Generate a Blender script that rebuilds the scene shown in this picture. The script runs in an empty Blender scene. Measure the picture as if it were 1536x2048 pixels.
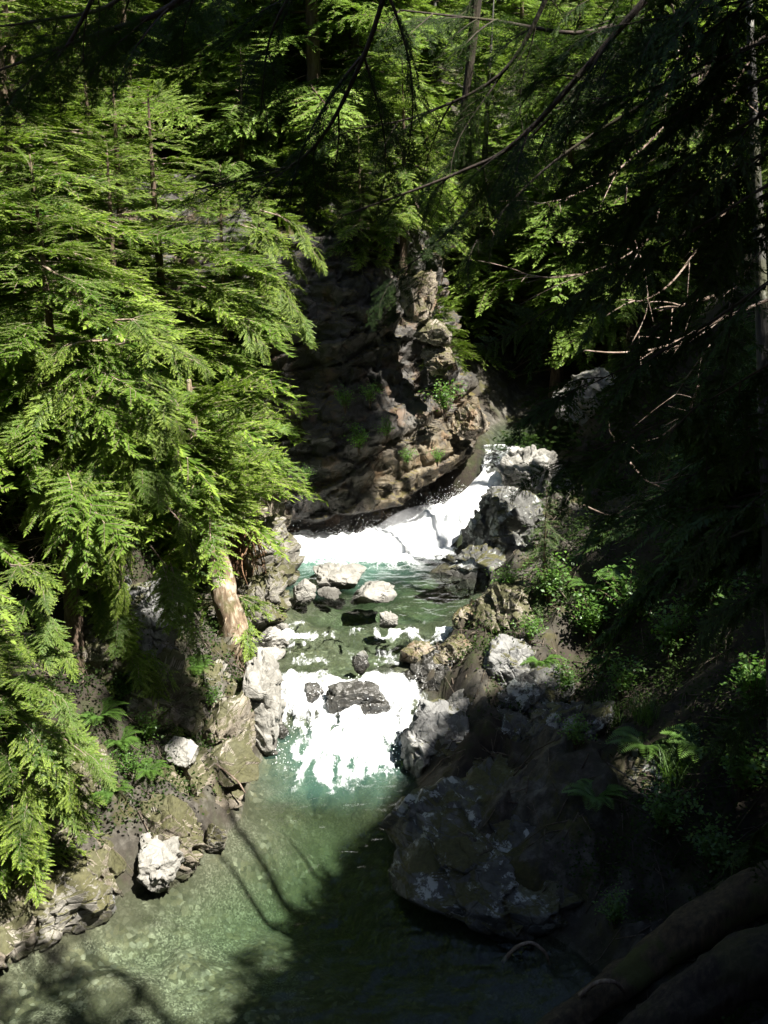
import bpy, math, random
import numpy as np
from mathutils import Vector, Matrix

SC = bpy.context.scene
COL = SC.collection
R = math.radians

# ------------------------------------------------------------------ camera
CAM_H, PITCH, VFOV = 11.0, R(18), R(50)
cam_d = bpy.data.cameras.new("camera")
cam_d.sensor_fit = 'VERTICAL'
cam_d.sensor_height = 36.0
cam_d.lens = 18.0 / math.tan(VFOV / 2)
cam_d.clip_start, cam_d.clip_end = 0.1, 500
cam = bpy.data.objects.new("camera", cam_d)
cam.location = (0, 0, CAM_H)
cam.rotation_euler = (R(90) - PITCH, 0, 0)
COL.objects.link(cam)
SC.camera = cam

# ------------------------------------------------------------------ sky, sun, exposure
SUN = Vector((0.40, -0.36, 0.84)).normalized()          # towards the sun
world = bpy.data.worlds.new("World")
SC.world = world
world.use_nodes = True
wn = world.node_tree
sky = wn.nodes.new("ShaderNodeTexSky")
sky.sky_type = 'NISHITA'
sky.sun_disc = False
sky.sun_elevation = math.asin(SUN.z)
sky.sun_rotation = math.atan2(SUN.x, SUN.y)
wn.nodes["Background"].inputs[1].default_value = 0.036
wn.links.new(sky.outputs[0], wn.nodes["Background"].inputs[0])
sl = bpy.data.lights.new("sun", 'SUN')
sl.energy, sl.angle, sl.color = 5.0, R(0.53), (1.0, 0.95, 0.86)
so = bpy.data.objects.new("sun", sl)
so.rotation_euler = SUN.to_track_quat('Z', 'Y').to_euler()
COL.objects.link(so)
SC.view_settings.view_transform = 'Standard'
SC.view_settings.look = 'None'
SC.view_settings.exposure = 1.72
SC.view_settings.gamma = 1.0
cy = SC.cycles
cy.max_bounces, cy.diffuse_bounces, cy.glossy_bounces = 5, 2, 2
cy.transmission_bounces, cy.transparent_max_bounces, cy.volume_bounces = 3, 8, 0
cy.caustics_reflective = cy.caustics_refractive = False
cy.use_adaptive_sampling = True
cy.adaptive_threshold = 0.03
cy.sample_clamp_indirect = 4.0

# ------------------------------------------------------------------ picture ray -> world point
FPX = 1024 / math.tan(VFOV / 2)
def ray(px, py):
    a, b = (px - 768) / FPX, -(py - 1024) / FPX
    return np.array((a, math.cos(PITCH) + b * math.sin(PITCH), -math.sin(PITCH) + b * math.cos(PITCH)))
def Wz(px, py, z):
    r = ray(px, py); return np.array((0, 0, CAM_H)) + r * ((z - CAM_H) / r[2])
def Wy(px, py, y):
    r = ray(px, py); return np.array((0, 0, CAM_H)) + r * (y / r[1])

# ------------------------------------------------------------------ numpy noise
def _h(i, j, k, s):
    n = (i.astype(np.int64) * 374761393 + j.astype(np.int64) * 668265263 + k.astype(np.int64) * 2147483647 + s * 974634777) & 0xffffffff
    n = ((n ^ (n >> 13)) * 1274126177) & 0xffffffff
    n = ((n ^ (n >> 16)) * 2246822519) & 0xffffffff
    return ((n ^ (n >> 15)) & 0xffffff) / float(0xffffff)
def vnoise(P, s=0):
    I = np.floor(P); f = P - I; f = f * f * f * (f * (f * 6 - 15) + 10)
    I = I.astype(np.int64); x, y, z = I[:, 0], I[:, 1], I[:, 2]
    def c(a, b, d): return _h(x + a, y + b, z + d, s)
    fx, fy, fz = f[:, 0], f[:, 1], f[:, 2]
    a = c(0,0,0)*(1-fx)+c(1,0,0)*fx; b = c(0,1,0)*(1-fx)+c(1,1,0)*fx
    e = c(0,0,1)*(1-fx)+c(1,0,1)*fx; g = c(0,1,1)*(1-fx)+c(1,1,1)*fx
    return ((a*(1-fy)+b*fy)*(1-fz)+(e*(1-fy)+g*fy)*fz) * 2 - 1
def fbm(P, oct=4, s=0, gain=.5):
    P = np.asarray(P, float); o = np.zeros(len(P)); a = 1.0
    for i in range(oct):
        o += a * vnoise(P * 2 ** i + 17.3 * i, s + i); a *= gain
    return o
def ridge(P, oct=3, s=0):
    P = np.asarray(P, float); o = np.zeros(len(P)); a = 1.0
    for i in range(oct):
        o += a * (1 - 2 * np.abs(vnoise(P * 2 ** i + 9.1 * i, s + i))); a *= .5
    return o
def cells(P, s=0):
    """nearest cell: (random value of that cell, distance to the border)"""
    P = np.asarray(P, float); I = np.floor(P).astype(np.int64)
    d1 = np.full(len(P), 9.0); d2 = np.full(len(P), 9.0); v = np.zeros(len(P)); tilt = np.zeros(len(P))
    for a in (-1, 0, 1):
        for b in (-1, 0, 1):
            for c in (-1, 0, 1):
                J = I + (a, b, c)
                x, y, z = J[:, 0], J[:, 1], J[:, 2]
                F = J + np.stack([_h(x, y, z, s), _h(x, y, z, s + 1), _h(x, y, z, s + 2)], 1)
                d = np.linalg.norm(F - P, axis=1); hv = _h(x, y, z, s + 3)
                n = d < d1
                tl = ((P - F) * (np.stack([_h(x, y, z, s + 5), _h(x, y, z, s + 6), _h(x, y, z, s + 7)], 1) * 2 - 1)).sum(1)
                d2 = np.where(n, d1, np.minimum(d2, d)); v = np.where(n, hv, v); d1 = np.where(n, d, d1); tilt = np.where(n, tl, tilt)
    return v, d2 - d1, tilt
def sm(a, b, x):
    t = np.clip((np.asarray(x, float) - a) / (b - a), 0, 1); return t * t * (3 - 2 * t)

# ------------------------------------------------------------------ mesh helpers
def mk_mesh(name, V, quads=None, tris=None, mats=(), smooth=False, attrs=None, qmat=None, tmat=None):
    me = bpy.data.meshes.new(name)
    V = np.ascontiguousarray(V, np.float32)
    q = np.zeros((0, 4), np.int32) if quads is None else np.asarray(quads, np.int32).reshape(-1, 4)
    t = np.zeros((0, 3), np.int32) if tris is None else np.asarray(tris, np.int32).reshape(-1, 3)
    me.vertices.add(len(V)); me.vertices.foreach_set('co', V.ravel())
    me.loops.add(q.size + t.size)
    me.loops.foreach_set('vertex_index', np.concatenate([q.ravel(), t.ravel()]))
    me.polygons.add(len(q) + len(t))
    me.polygons.foreach_set('loop_start', np.concatenate([np.arange(len(q)) * 4, q.size + np.arange(len(t)) * 3]).astype(np.int32))
    if qmat is not None or tmat is not None:
        a = np.zeros(len(q), np.int32) if qmat is None else np.asarray(qmat, np.int32)
        b = np.zeros(len(t), np.int32) if tmat is None else np.asarray(tmat, np.int32)
        me.polygons.foreach_set('material_index', np.concatenate([a, b]))
    if smooth:
        me.polygons.foreach_set('use_smooth', np.ones(len(q) + len(t), bool))
    for k, v in (attrs or {}).items():
        me.attributes.new(k, 'FLOAT', 'POINT').data.foreach_set('value', np.ascontiguousarray(v, np.float32))
    for m in mats: me.materials.append(m)
    me.update(calc_edges=True)
    return me
def link(name, me, parent=None, loc=None):
    o = bpy.data.objects.new(name, me); COL.objects.link(o)
    if parent is not None: o.parent = parent
    if loc is not None: o.location = loc
    return o
def tag(o, label=None, cat=None, group=None, kind=None):
    for k, v in (('label', label), ('category', cat), ('group', group), ('kind', kind)):
        if v: o[k] = v
    return o
class Geo:
    """collects verts / quads / tris with one float per vertex and a material slot per face"""
    def __init__(s): s.V, s.Q, s.T, s.A, s.qm, s.tm, s.n = [], [], [], [], [], [], 0
    def add(s, V, Q=None, T=None, a=0.5, m=0):
        V = np.asarray(V, float).reshape(-1, 3)
        s.V.append(V); s.A.append(np.broadcast_to(np.asarray(a, float), (len(V),)))
        if Q is not None and len(Q): s.Q.append(np.asarray(Q).reshape(-1, 4) + s.n); s.qm.append(np.full(len(s.Q[-1]), m))
        if T is not None and len(T): s.T.append(np.asarray(T).reshape(-1, 3) + s.n); s.tm.append(np.full(len(s.T[-1]), m))
        s.n += len(V)
    def arrays(s):
        c = lambda L, w: np.concatenate(L) if L else np.zeros((0, w) if w else 0, int)
        return c(s.V, 3), c(s.Q, 4), c(s.T, 3), c(s.A, 0), c(s.qm, 0), c(s.tm, 0)
    def mesh(s, name, mats, smooth=False):
        V, Q, T, A, qm, tm = s.arrays()
        return mk_mesh(name, V, Q, T, mats, smooth, {'tint': A}, qm, tm)
def tube(P, rad, n=6, wob=0, rng=None):
    P = np.asarray(P, float); m = len(P)
    rad = np.broadcast_to(np.asarray(rad, float), (m,))
    T = np.gradient(P, axis=0); T /= np.linalg.norm(T, axis=1)[:, None] + 1e-9
    ref = np.array((0, 0, 1.0)) if abs(T[:, 2]).mean() < .8 else np.array((1.0, 0, 0))
    U = np.cross(T, ref); U /= np.linalg.norm(U, axis=1)[:, None] + 1e-9
    W = np.cross(T, U)
    a = np.arange(n) * 2 * math.pi / n
    rr = rad[:, None] * (1 + (wob * rng.uniform(-1, 1, (m, n)) if wob else 0))
    V = P[:, None] + rr[..., None] * (np.cos(a)[None, :, None] * U[:, None] + np.sin(a)[None, :, None] * W[:, None])
    i = np.arange(m - 1)[:, None] * n; j = np.arange(n)[None]
    Q = np.stack([i + j, i + (j + 1) % n, i + n + (j + 1) % n, i + n + j], -1).reshape(-1, 4)
    V = np.concatenate([V.reshape(-1, 3), P[:1], P[-1:]])
    jj = np.arange(n)
    T3 = np.concatenate([np.stack([np.full(n, m * n), (jj + 1) % n, jj], 1), np.stack([np.full(n, m * n + 1), (m - 1) * n + jj, (m - 1) * n + (jj + 1) % n], 1)])
    return V, Q, T3
def curve(pts, n=16):
    """smooth line through points (Catmull-Rom)"""
    P = np.asarray(pts, float); P = np.concatenate([2 * P[:1] - P[1:2], P, 2 * P[-1:] - P[-2:-1]])
    out = []
    k = len(P) - 3
    for u in np.linspace(0, k, n):
        i = min(int(u), k - 1); t = u - i
        a, b, c, d = P[i:i + 4]
        out.append(.5 * (2 * b + (c - a) * t + (2 * a - 5 * b + 4 * c - d) * t * t + (3 * b - a - 3 * c + d) * t ** 3))
    return np.array(out)
def kites(p, d, nrm, l, w):
    """flat pointed leaves: base p, direction d, face normal nrm, length l, width w"""
    d = d / (np.linalg.norm(d, axis=1)[:, None] + 1e-9)
    s = np.cross(nrm, d); s /= np.linalg.norm(s, axis=1)[:, None] + 1e-9
    l = np.asarray(l)[:, None]; w = np.asarray(w)[:, None]
    V = np.stack([p, p + d * l * .42 + s * w * .5, p + d * l, p + d * l * .42 - s * w * .5], 1).reshape(-1, 3)
    return V, np.arange(len(V)).reshape(-1, 4)

# ------------------------------------------------------------------ materials
class NT:
    def __init__(s, name):
        s.m = bpy.data.materials.new(name); s.m.use_nodes = True
        s.t = s.m.node_tree; s.t.nodes.clear()
        s.out = s.t.nodes.new("ShaderNodeOutputMaterial")
    def n(s, typ, ins=None, **kw):
        nd = s.t.nodes.new(typ)
        for k, v in kw.items(): setattr(nd, k, v)
        for k, v in (ins or {}).items():
            if hasattr(v, 'is_linked'): s.t.links.new(v, nd.inputs[k])
            else: nd.inputs[k].default_value = v
        return nd
    def noise(s, scale, detail=4, rough=.6, vec=None, dist=0):
        i = {'Scale': scale, 'Detail': detail, 'Roughness': rough, 'Distortion': dist}
        if vec is not None: i['Vector'] = vec
        return s.n("ShaderNodeTexNoise", i).outputs['Fac']
    def ramp(s, fac, stops, interp='LINEAR'):
        nd = s.n("ShaderNodeValToRGB", {'Fac': fac}); cr = nd.color_ramp; cr.interpolation = interp
        while len(cr.elements) < len(stops): cr.elements.new(.5)
        for e, (p, c) in zip(cr.elements, stops):
            e.position = p; e.color = (*c, 1) if len(c) == 3 else c
        return nd.outputs['Color']
    def mix(s, f, a, b, blend='MIX'):
        nd = s.n("ShaderNodeMix", data_type='RGBA', blend_type=blend)
        for k, v in ((0, f), (6, a), (7, b)):
            if hasattr(v, 'is_linked'): s.t.links.new(v, nd.inputs[k])
            else: nd.inputs[k].default_value = v if k == 0 else (*v, 1)
        return nd.outputs[2]
    def math(s, op, a, b=0.0, clamp=False):
        nd = s.n("ShaderNodeMath", operation=op, use_clamp=clamp)
        for k, v in ((0, a), (1, b)):
            if hasattr(v, 'is_linked'): s.t.links.new(v, nd.inputs[k])
            else: nd.inputs[k].default_value = v
        return nd.outputs[0]
    def step(s, x, a, b):
        nd = s.n("ShaderNodeMapRange", {'Value': x, 'From Min': a, 'From Max': b}, interpolation_type='SMOOTHSTEP')
        return nd.outputs[0]
    def attr(s, name): return s.n("ShaderNodeAttribute", attribute_name=name).outputs['Fac']
    def pos(s): return s.n("ShaderNodeNewGeometry").outputs['Position']
    def objco(s, scale=(1, 1, 1)):
        return s.n("ShaderNodeMapping", {'Vector': s.n("ShaderNodeTexCoord").outputs['Object'], 'Scale': scale}).outputs[0]
    def bump(s, h, dist=.02, strength=1.0, normal=None):
        i = {'Height': h, 'Distance': dist, 'Strength': strength}
        if normal is not None: i['Normal'] = normal
        return s.n("ShaderNodeBump", i).outputs[0]
    def surf(s, sh): s.t.links.new(sh, s.out.inputs['Surface']); return s.m

def leaf_mat(name, dark, light, tip, trans=.4, tcol=None, gloss=.06):
    m = NT(name)
    rnd = m.n("ShaderNodeObjectInfo").outputs['Random']
    f = m.math('ADD', m.math('MULTIPLY', m.noise(.9, 3, .6, m.pos()), .7), m.math('MULTIPLY', rnd, .3))
    c = m.mix(m.step(f, .3, .75), dark, light)
    c = m.mix(m.step(m.attr('tint'), .45, 1.0), c, tip)
    c = m.mix(m.math('MULTIPLY', m.step(rnd, .35, 1.0), .55), c, m.mix(.5, dark, (.10, .20, .035)))
    brown = m.step(m.attr('tint'), .02, .0)
    c = m.mix(brown, c, (.10, .065, .03))
    d = m.n("ShaderNodeBsdfDiffuse", {'Color': c}).outputs[0]
    tc = m.mix(.5, c, tcol or tip)
    t = m.n("ShaderNodeBsdfTranslucent", {'Color': tc}).outputs[0]
    x = m.n("ShaderNodeMixShader", {0: trans, 1: d, 2: t}).outputs[0]
    g = m.n("ShaderNodeBsdfGlossy", {'Color': (.8, .9, .8, 1), 'Roughness': .5}).outputs[0]
    return m.surf(m.n("ShaderNodeMixShader", {0: gloss, 1: x, 2: g}).outputs[0])

def bark_mat(name, a, b, moss=.3, lichen=0.0):
    m = NT(name)
    v = m.objco((6, 6, 1.2))
    n1 = m.noise(2.2, 6, .65, v); n2 = m.noise(1.3, 4, .6, m.pos())
    c = m.ramp(n1, [(.3, tuple(x * .45 for x in a)), (.48, a), (.7, b)])
    c = m.mix(m.math('MULTIPLY', m.step(n2, .5, .62), moss), c, (.07, .075, .02))
    if lichen:
        c = m.mix(m.math('MULTIPLY', m.step(m.noise(3.1, 5, .6, m.pos()), .56, .62), lichen), c, (.55, .55, .48))
    bs = m.n("ShaderNodeBsdfPrincipled", {'Base Color': c, 'Roughness': .9, 'Normal': m.bump(n1, .03, 1.0)})
    return m.surf(bs.outputs[0])

def rock_mat(name, cols, moss=.0, lichen=.0, rough=.75, crack=1.0, scale=1.0, mosscol=(.045, .043, .012), rust=.0, spec=.4, streak=.0):
    """cols dark, mid, light; moss lies on upward faces; lichen in pale patches"""
    m = NT(name)
    P = m.pos()
    n1 = m.noise(1.6 * scale, 8, .62, P); n2 = m.noise(7 * scale, 6, .65, P)
    warp = m.n("ShaderNodeMix", {0: .18, 4: P, 5: m.n("ShaderNodeTexNoise", {'Scale': 2.0 * scale, 'Vector': P}).outputs['Color']}, data_type='VECTOR').outputs[1]
    vo = m.n("ShaderNodeTexVoronoi", {'Scale': 2.4 * scale, 'Vector': warp}, feature='DISTANCE_TO_EDGE').outputs['Distance']
    vo2 = m.n("ShaderNodeTexVoronoi", {'Scale': 7.5 * scale, 'Vector': warp}, feature='DISTANCE_TO_EDGE').outputs['Distance']
    f = m.math('ADD', m.math('MULTIPLY', n1, .6), m.math('MULTIPLY', n2, .4))
    c = m.ramp(f, [(.34, cols[0]), (.5, cols[1]), (.66, cols[2])])
    c = m.mix(m.math('MULTIPLY', m.attr('ledge'), m.step(n1, .3, .55)), c, m.ramp(n2, [(.3, (.06, .046, .026)), (.5, (.13, .102, .06)), (.7, (.21, .18, .125))]))
    if rust: c = m.mix(m.math('MULTIPLY', m.step(m.noise(2.3 * scale, 5, .6, P), .52, .66), rust), c, (.20, .11, .05))
    if streak: c = m.mix(m.math('MULTIPLY', m.step(m.noise(1.3, 5, .65, m.n("ShaderNodeMapping", {'Vector': P, 'Scale': (1.6, 1.6, .22)}).outputs[0]), .5, .64), streak), c, (.035, .03, .027))
    ck = m.math('MULTIPLY', m.step(vo, .022, .0), m.step(n1, .42, .6))
    c = m.mix(m.math('MULTIPLY', ck, .55 * crack), c, tuple(x * .3 for x in cols[0]))
    nz = m.n("ShaderNodeSeparateXYZ", {0: m.n("ShaderNodeNewGeometry").outputs['True Normal']}).outputs[2]
    if lichen:
        lf = m.step(m.noise(1.9 * scale, 7, .7, P, .3), .60 - .12 * lichen, .64 - .12 * lichen)
        c = m.mix(m.math('MULTIPLY', lf, .85), c, (.42, .44, .42))
    if moss:
        mf = m.step(m.math('ADD', m.math('MULTIPLY', nz, .35), m.noise(1.4 * scale, 6, .65, P)), .97 - .45 * moss, 1.04 - .45 * moss)
        c = m.mix(m.math('MULTIPLY', mf, .88), c, m.mix(m.step(m.noise(14, 6, .75, P), .3, .7), mosscol, tuple(x * 1.9 for x in mosscol)))
    wet = m.attr('wet'); c = m.mix(m.math('MULTIPLY', wet, .72), c, (.02, .018, .014))
    h = m.math('ADD', m.math('MULTIPLY', n2, .8), m.math('ADD', m.math('MULTIPLY', m.step(vo, .0, .04), .2 * crack), m.math('MULTIPLY', m.step(vo2, .0, .05), .06 * crack)))
    h = m.math('ADD', h, m.math('MULTIPLY', m.noise(30 * scale, 4, .7, P), .12))
    bs = m.n("ShaderNodeBsdfPrincipled", {'Base Color': c, 'Roughness': rough, 'Specular IOR Level': spec, 'Normal': m.bump(h, .06 / scale, .9)})
    return m.surf(bs.outputs[0])

M = {}
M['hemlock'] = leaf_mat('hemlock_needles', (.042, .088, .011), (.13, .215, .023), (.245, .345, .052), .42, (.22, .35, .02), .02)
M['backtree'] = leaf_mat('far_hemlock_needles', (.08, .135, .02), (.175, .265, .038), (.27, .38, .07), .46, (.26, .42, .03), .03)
M['near'] = leaf_mat('shade_hemlock_needles', (.018, .035, .010), (.035, .06, .014), (.06, .10, .018), .3, (.06, .13, .01), .02)  # darker copy of the hemlock needles, shade put into the colour
M['cedar'] = leaf_mat('cedar_sprays', (.022, .042, .016), (.04, .075, .02), (.07, .12, .025), .35, (.08, .17, .02), .02)
M['shrub'] = leaf_mat('shrub_leaves', (.05, .12, .015), (.09, .19, .02), (.14, .27, .03), .5, (.14, .34, .01))
M['fern'] = leaf_mat('fern_fronds', (.05, .11, .014), (.08, .17, .02), (.13, .23, .03), .45, (.14, .30, .01))
M['floor_leaf'] = leaf_mat('ground_cover_leaves', (.018, .032, .009), (.035, .06, .014), (.06, .10, .02), .3, (.06, .12, .015), .006)
M['bark'] = bark_mat('brown_bark', (.10, .068, .045), (.20, .15, .105), .45)
M['bark_pale'] = bark_mat('pale_bark', (.17, .12, .075), (.40, .34, .25), .75, .35)
M['bark_grey'] = bark_mat('grey_bark', (.05, .048, .044), (.12, .118, .108), .5, .35)
M['bark_dark'] = bark_mat('dark_bark', (.035, .026, .02), (.08, .06, .045), .3)
M['deadwood'] = bark_mat('dead_wood', (.22, .16, .12), (.42, .35, .29), .05)
M['deadwood_dark'] = bark_mat('weathered_twigs', (.08, .06, .045), (.19, .155, .125), .2)
M['mosslog'] = bark_mat('mossy_log', (.07, .05, .03), (.14, .10, .055), .9)
M['roots'] = bark_mat('red_roots', (.16, .085, .045), (.28, .17, .10), .1)
M['pale'] = rock_mat('pale_rock', ((.12, .115, .10), (.23, .222, .20), (.36, .35, .325)), moss=0, crack=.6)
M['pale_moss'] = rock_mat('pale_mossy_rock', ((.11, .10, .085), (.21, .197, .17), (.33, .315, .285)), moss=.95, crack=.8)
M['moss'] = rock_mat('mossy_rock', ((.12, .10, .075), (.22, .19, .15), (.36, .34, .30)), moss=.95, crack=.7, mosscol=(.036, .037, .011))
M['grey'] = rock_mat('grey_rock', ((.09, .09, .088), (.19, .19, .185), (.31, .31, .30)), moss=.45, crack=1.0)
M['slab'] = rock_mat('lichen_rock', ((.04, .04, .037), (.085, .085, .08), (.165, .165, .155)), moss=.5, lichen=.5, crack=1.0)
M['wet'] = rock_mat('wet_dark_rock', ((.018, .017, .016), (.045, .043, .038), (.10, .098, .09)), rough=.22, spec=.6, crack=.5)
M['tan'] = rock_mat('tan_rock', ((.10, .078, .055), (.20, .17, .13), (.32, .285, .24)), moss=.7, crack=.9, rust=.5)
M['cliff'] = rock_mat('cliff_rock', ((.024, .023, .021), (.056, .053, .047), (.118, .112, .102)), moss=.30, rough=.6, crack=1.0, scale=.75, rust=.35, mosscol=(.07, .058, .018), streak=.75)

def terrain_mat():
    m = NT('forest_floor')
    P = m.pos()
    n = m.noise(2.0, 7, .65, P)
    soil = m.ramp(n, [(.32, (.010, .008, .005)), (.5, (.028, .021, .013)), (.62, (.028, .032, .010)), (.75, (.055, .048, .03))])
    WP = m.n("ShaderNodeMix", {0: .06, 4: P, 5: m.n("ShaderNodeTexNoise", {'Scale': 9.0, 'Detail': 4.0, 'Vector': P}).outputs['Color']}, data_type='VECTOR').outputs[1]
    w = m.n("ShaderNodeTexVoronoi", {'Scale': 13.0, 'Vector': WP, 'Randomness': 1.0})
    w2 = m.n("ShaderNodeTexVoronoi", {'Scale': 40.0, 'Vector': P})
    peb = m.ramp(m.n("ShaderNodeSeparateColor", {0: w.outputs['Color']}).outputs[0],
                 [(.0, (.03, .03, .02)), (.3, (.085, .08, .055)), (.55, (.15, .135, .09)), (.8, (.10, .10, .085)), (1, (.34, .32, .26))])
    peb2 = m.ramp(m.n("ShaderNodeSeparateColor", {0: w2.outputs['Color']}).outputs[1], [(.0, (.04, .04, .03)), (.5, (.11, .105, .08)), (1, (.28, .27, .22))])
    peb = m.mix(m.step(m.noise(1.1, 3, .6, P), .42, .6), peb, peb2)
    peb = m.mix(m.math('MULTIPLY', m.step(w.outputs['Distance'], .5, .9), .5), peb, (.04, .04, .028))
    peb = m.mix(m.math('MULTIPLY', m.step(m.noise(5, 5, .7, P), .45, .6), .35), peb, (.07, .07, .045))
    big = m.math('MAXIMUM', m.step(m.noise(.9, 4, .6, P), .47, .60), m.math('MULTIPLY', m.step(m.n("ShaderNodeSeparateXYZ", {0: P}).outputs[0], -2.2, -.4), m.step(m.n("ShaderNodeSeparateXYZ", {0: P}).outputs[1], 18.6, 17.6)))  # dark bed patches, plus the pool's shade painted along its shadowed side
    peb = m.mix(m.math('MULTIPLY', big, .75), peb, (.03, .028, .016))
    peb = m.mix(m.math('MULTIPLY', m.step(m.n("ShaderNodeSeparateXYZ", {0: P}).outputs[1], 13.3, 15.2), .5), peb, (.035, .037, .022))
    bed = m.attr('bed')
    rk = m.ramp(m.noise(4.5, 8, .68, P), [(.3, (.022, .020, .016)), (.5, (.06, .054, .043)), (.68, (.15, .14, .12))])
    rk = m.mix(m.step(m.noise(1.6, 6, .65, P), .5, .6), rk, m.ramp(m.noise(9, 4, .7, P), [(.3, (.03, .03, .01)), (.7, (.075, .07, .02))]))
    soil = m.mix(m.attr('rocky'), soil, rk)
    c = m.mix(bed, soil, peb)
    h = m.math('ADD', m.math('MULTIPLY', m.noise(9, 6, .7, P), .6), m.math('MULTIPLY', m.math('MULTIPLY', w.outputs['Distance'], -.35), bed))
    bs = m.n("ShaderNodeBsdfPrincipled", {'Base Color': c, 'Roughness': .9, 'Normal': m.bump(h, .05)})
    return m.surf(bs.outputs[0])
M['terrain'] = terrain_mat()

def water_mat():
    m = NT('creek_water')
    P = m.pos()
    v = m.n("ShaderNodeMapping", {'Vector': P, 'Scale': (1.0, .55, 1)}).outputs[0]
    h = m.math('ADD', m.noise(3.2, 5, .6, v, .6), m.math('MULTIPLY', m.noise(13, 3, .6, v, .6), .45))
    nrm = m.bump(h, .06, .36)
    fr = m.n("ShaderNodeFresnel", {'IOR': 1.33, 'Normal': nrm}).outputs[0]
    tr = m.n("ShaderNodeBsdfTransparent", {'Color': (.93, .96, .90, 1)}).outputs[0]
    gl = m.n("ShaderNodeBsdfGlossy", {'Color': (1, 1, 1, 1), 'Roughness': .03, 'Normal': nrm}).outputs[0]
    w = m.n("ShaderNodeMixShader", {0: fr, 1: tr, 2: gl}).outputs[0]
    milk = m.attr('milk')
    md = m.n("ShaderNodeBsdfDiffuse", {'Color': (.075, .155, .12, 1)}).outputs[0]
    wm = m.n("ShaderNodeMixShader", {0: fr, 1: md, 2: gl}).outputs[0]
    w = m.n("ShaderNodeMixShader", {0: m.math('MULTIPLY', milk, .85), 1: w, 2: wm}).outputs[0]
    # broken white water
    fo = m.attr('foam')
    fn = m.noise(9, 6, .7, m.n("ShaderNodeMapping", {'Vector': P, 'Scale': (1.3, .6, 1)}).outputs[0], .8)
    ff = m.step(m.math('ADD', fo, m.math('MULTIPLY', m.math('SUBTRACT', fn, .5), 1.5)), .22, .95)
    fb = m.bump(fn, .08, .6)
    fd = m.n("ShaderNodeBsdfDiffuse", {'Color': (.80, .83, .85, 1), 'Normal': fb}).outputs[0]
    s = m.n("ShaderNodeMixShader", {0: ff, 1: w, 2: fd}).outputs[0]
    m.surf(s)
    ab = m.n("ShaderNodeVolumeAbsorption", {'Color': (.36, .70, .46, 1), 'Density': .42}).outputs[0]
    m.t.links.new(ab, m.out.inputs['Volume'])
    return m.m
M['water'] = water_mat()

def fall_mat():
    m = NT('falling_water')
    P = m.pos()
    v = m.n("ShaderNodeMapping", {'Vector': P, 'Scale': (1.0, 1.0, .35)}).outputs[0]
    n = m.noise(7, 6, .7, v, .5)
    a = m.attr('tint')
    f = m.step(m.math('ADD', a, m.math('MULTIPLY', m.math('SUBTRACT', n, .5), 1.5)), .25, .5)
    fd = m.n("ShaderNodeBsdfDiffuse", {'Color': (.88, .90, .92, 1), 'Normal': m.bump(n, .12, .7)}).outputs[0]
    tr = m.n("ShaderNodeBsdfTransparent", {'Color': (.8, .84, .9, 1)}).outputs[0]
    return m.surf(m.n("ShaderNodeMixShader", {0: f, 1: tr, 2: fd}).outputs[0])
M['fall'] = fall_mat()
def spray_mat():
    m = NT('spray_drops')
    return m.surf(m.n("ShaderNodeBsdfDiffuse", {'Color': (.9, .92, .93, 1)}).outputs[0])
M['spray'] = spray_mat()

# ------------------------------------------------------------------ ground plan of the gorge
YS = [3, 11.8, 13.1, 13.8, 14.5, 15.2, 15.8, 16.5, 17.8, 18.9, 20.1, 21.3, 22.4, 24.1, 26, 27.6, 29]
LX = [-7.5, -6.6, -5.55, -4.8, -4.05, -3.3, -2.75, -2.5, -2.45, -2.2, -2.25, -3.1, -3.2, -2.35, -2.6, -2.9, -3]
YR = [3, 11.8, 12.7, 13.5, 13.9, 14.2, 15, 16, 17.1, 18.3, 19.3, 20.4, 21.3, 22.2, 23.5, 24.8, 27, 29]
RX = [3.4, 3.2, 3.05, 2.5, 1.85, 1.2, .7, .55, .62, .55, 1.1, .5, .95, 1.55, 2.25, 2.8, 2.6, 2.6]
WY = [0, 18.0, 18.4, 19.0, 19.6, 20.3, 21.8, 22.3, 22.8, 40]
WZ = [0, 0, .08, .35, .62, .85, .95, 1.02, 1.12, 1.15]
Lx = lambda y: np.interp(y, YS, LX)
Rx = lambda y: np.interp(y, YR, RX)
wz = lambda y: np.interp(y, WY, WZ)

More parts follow.
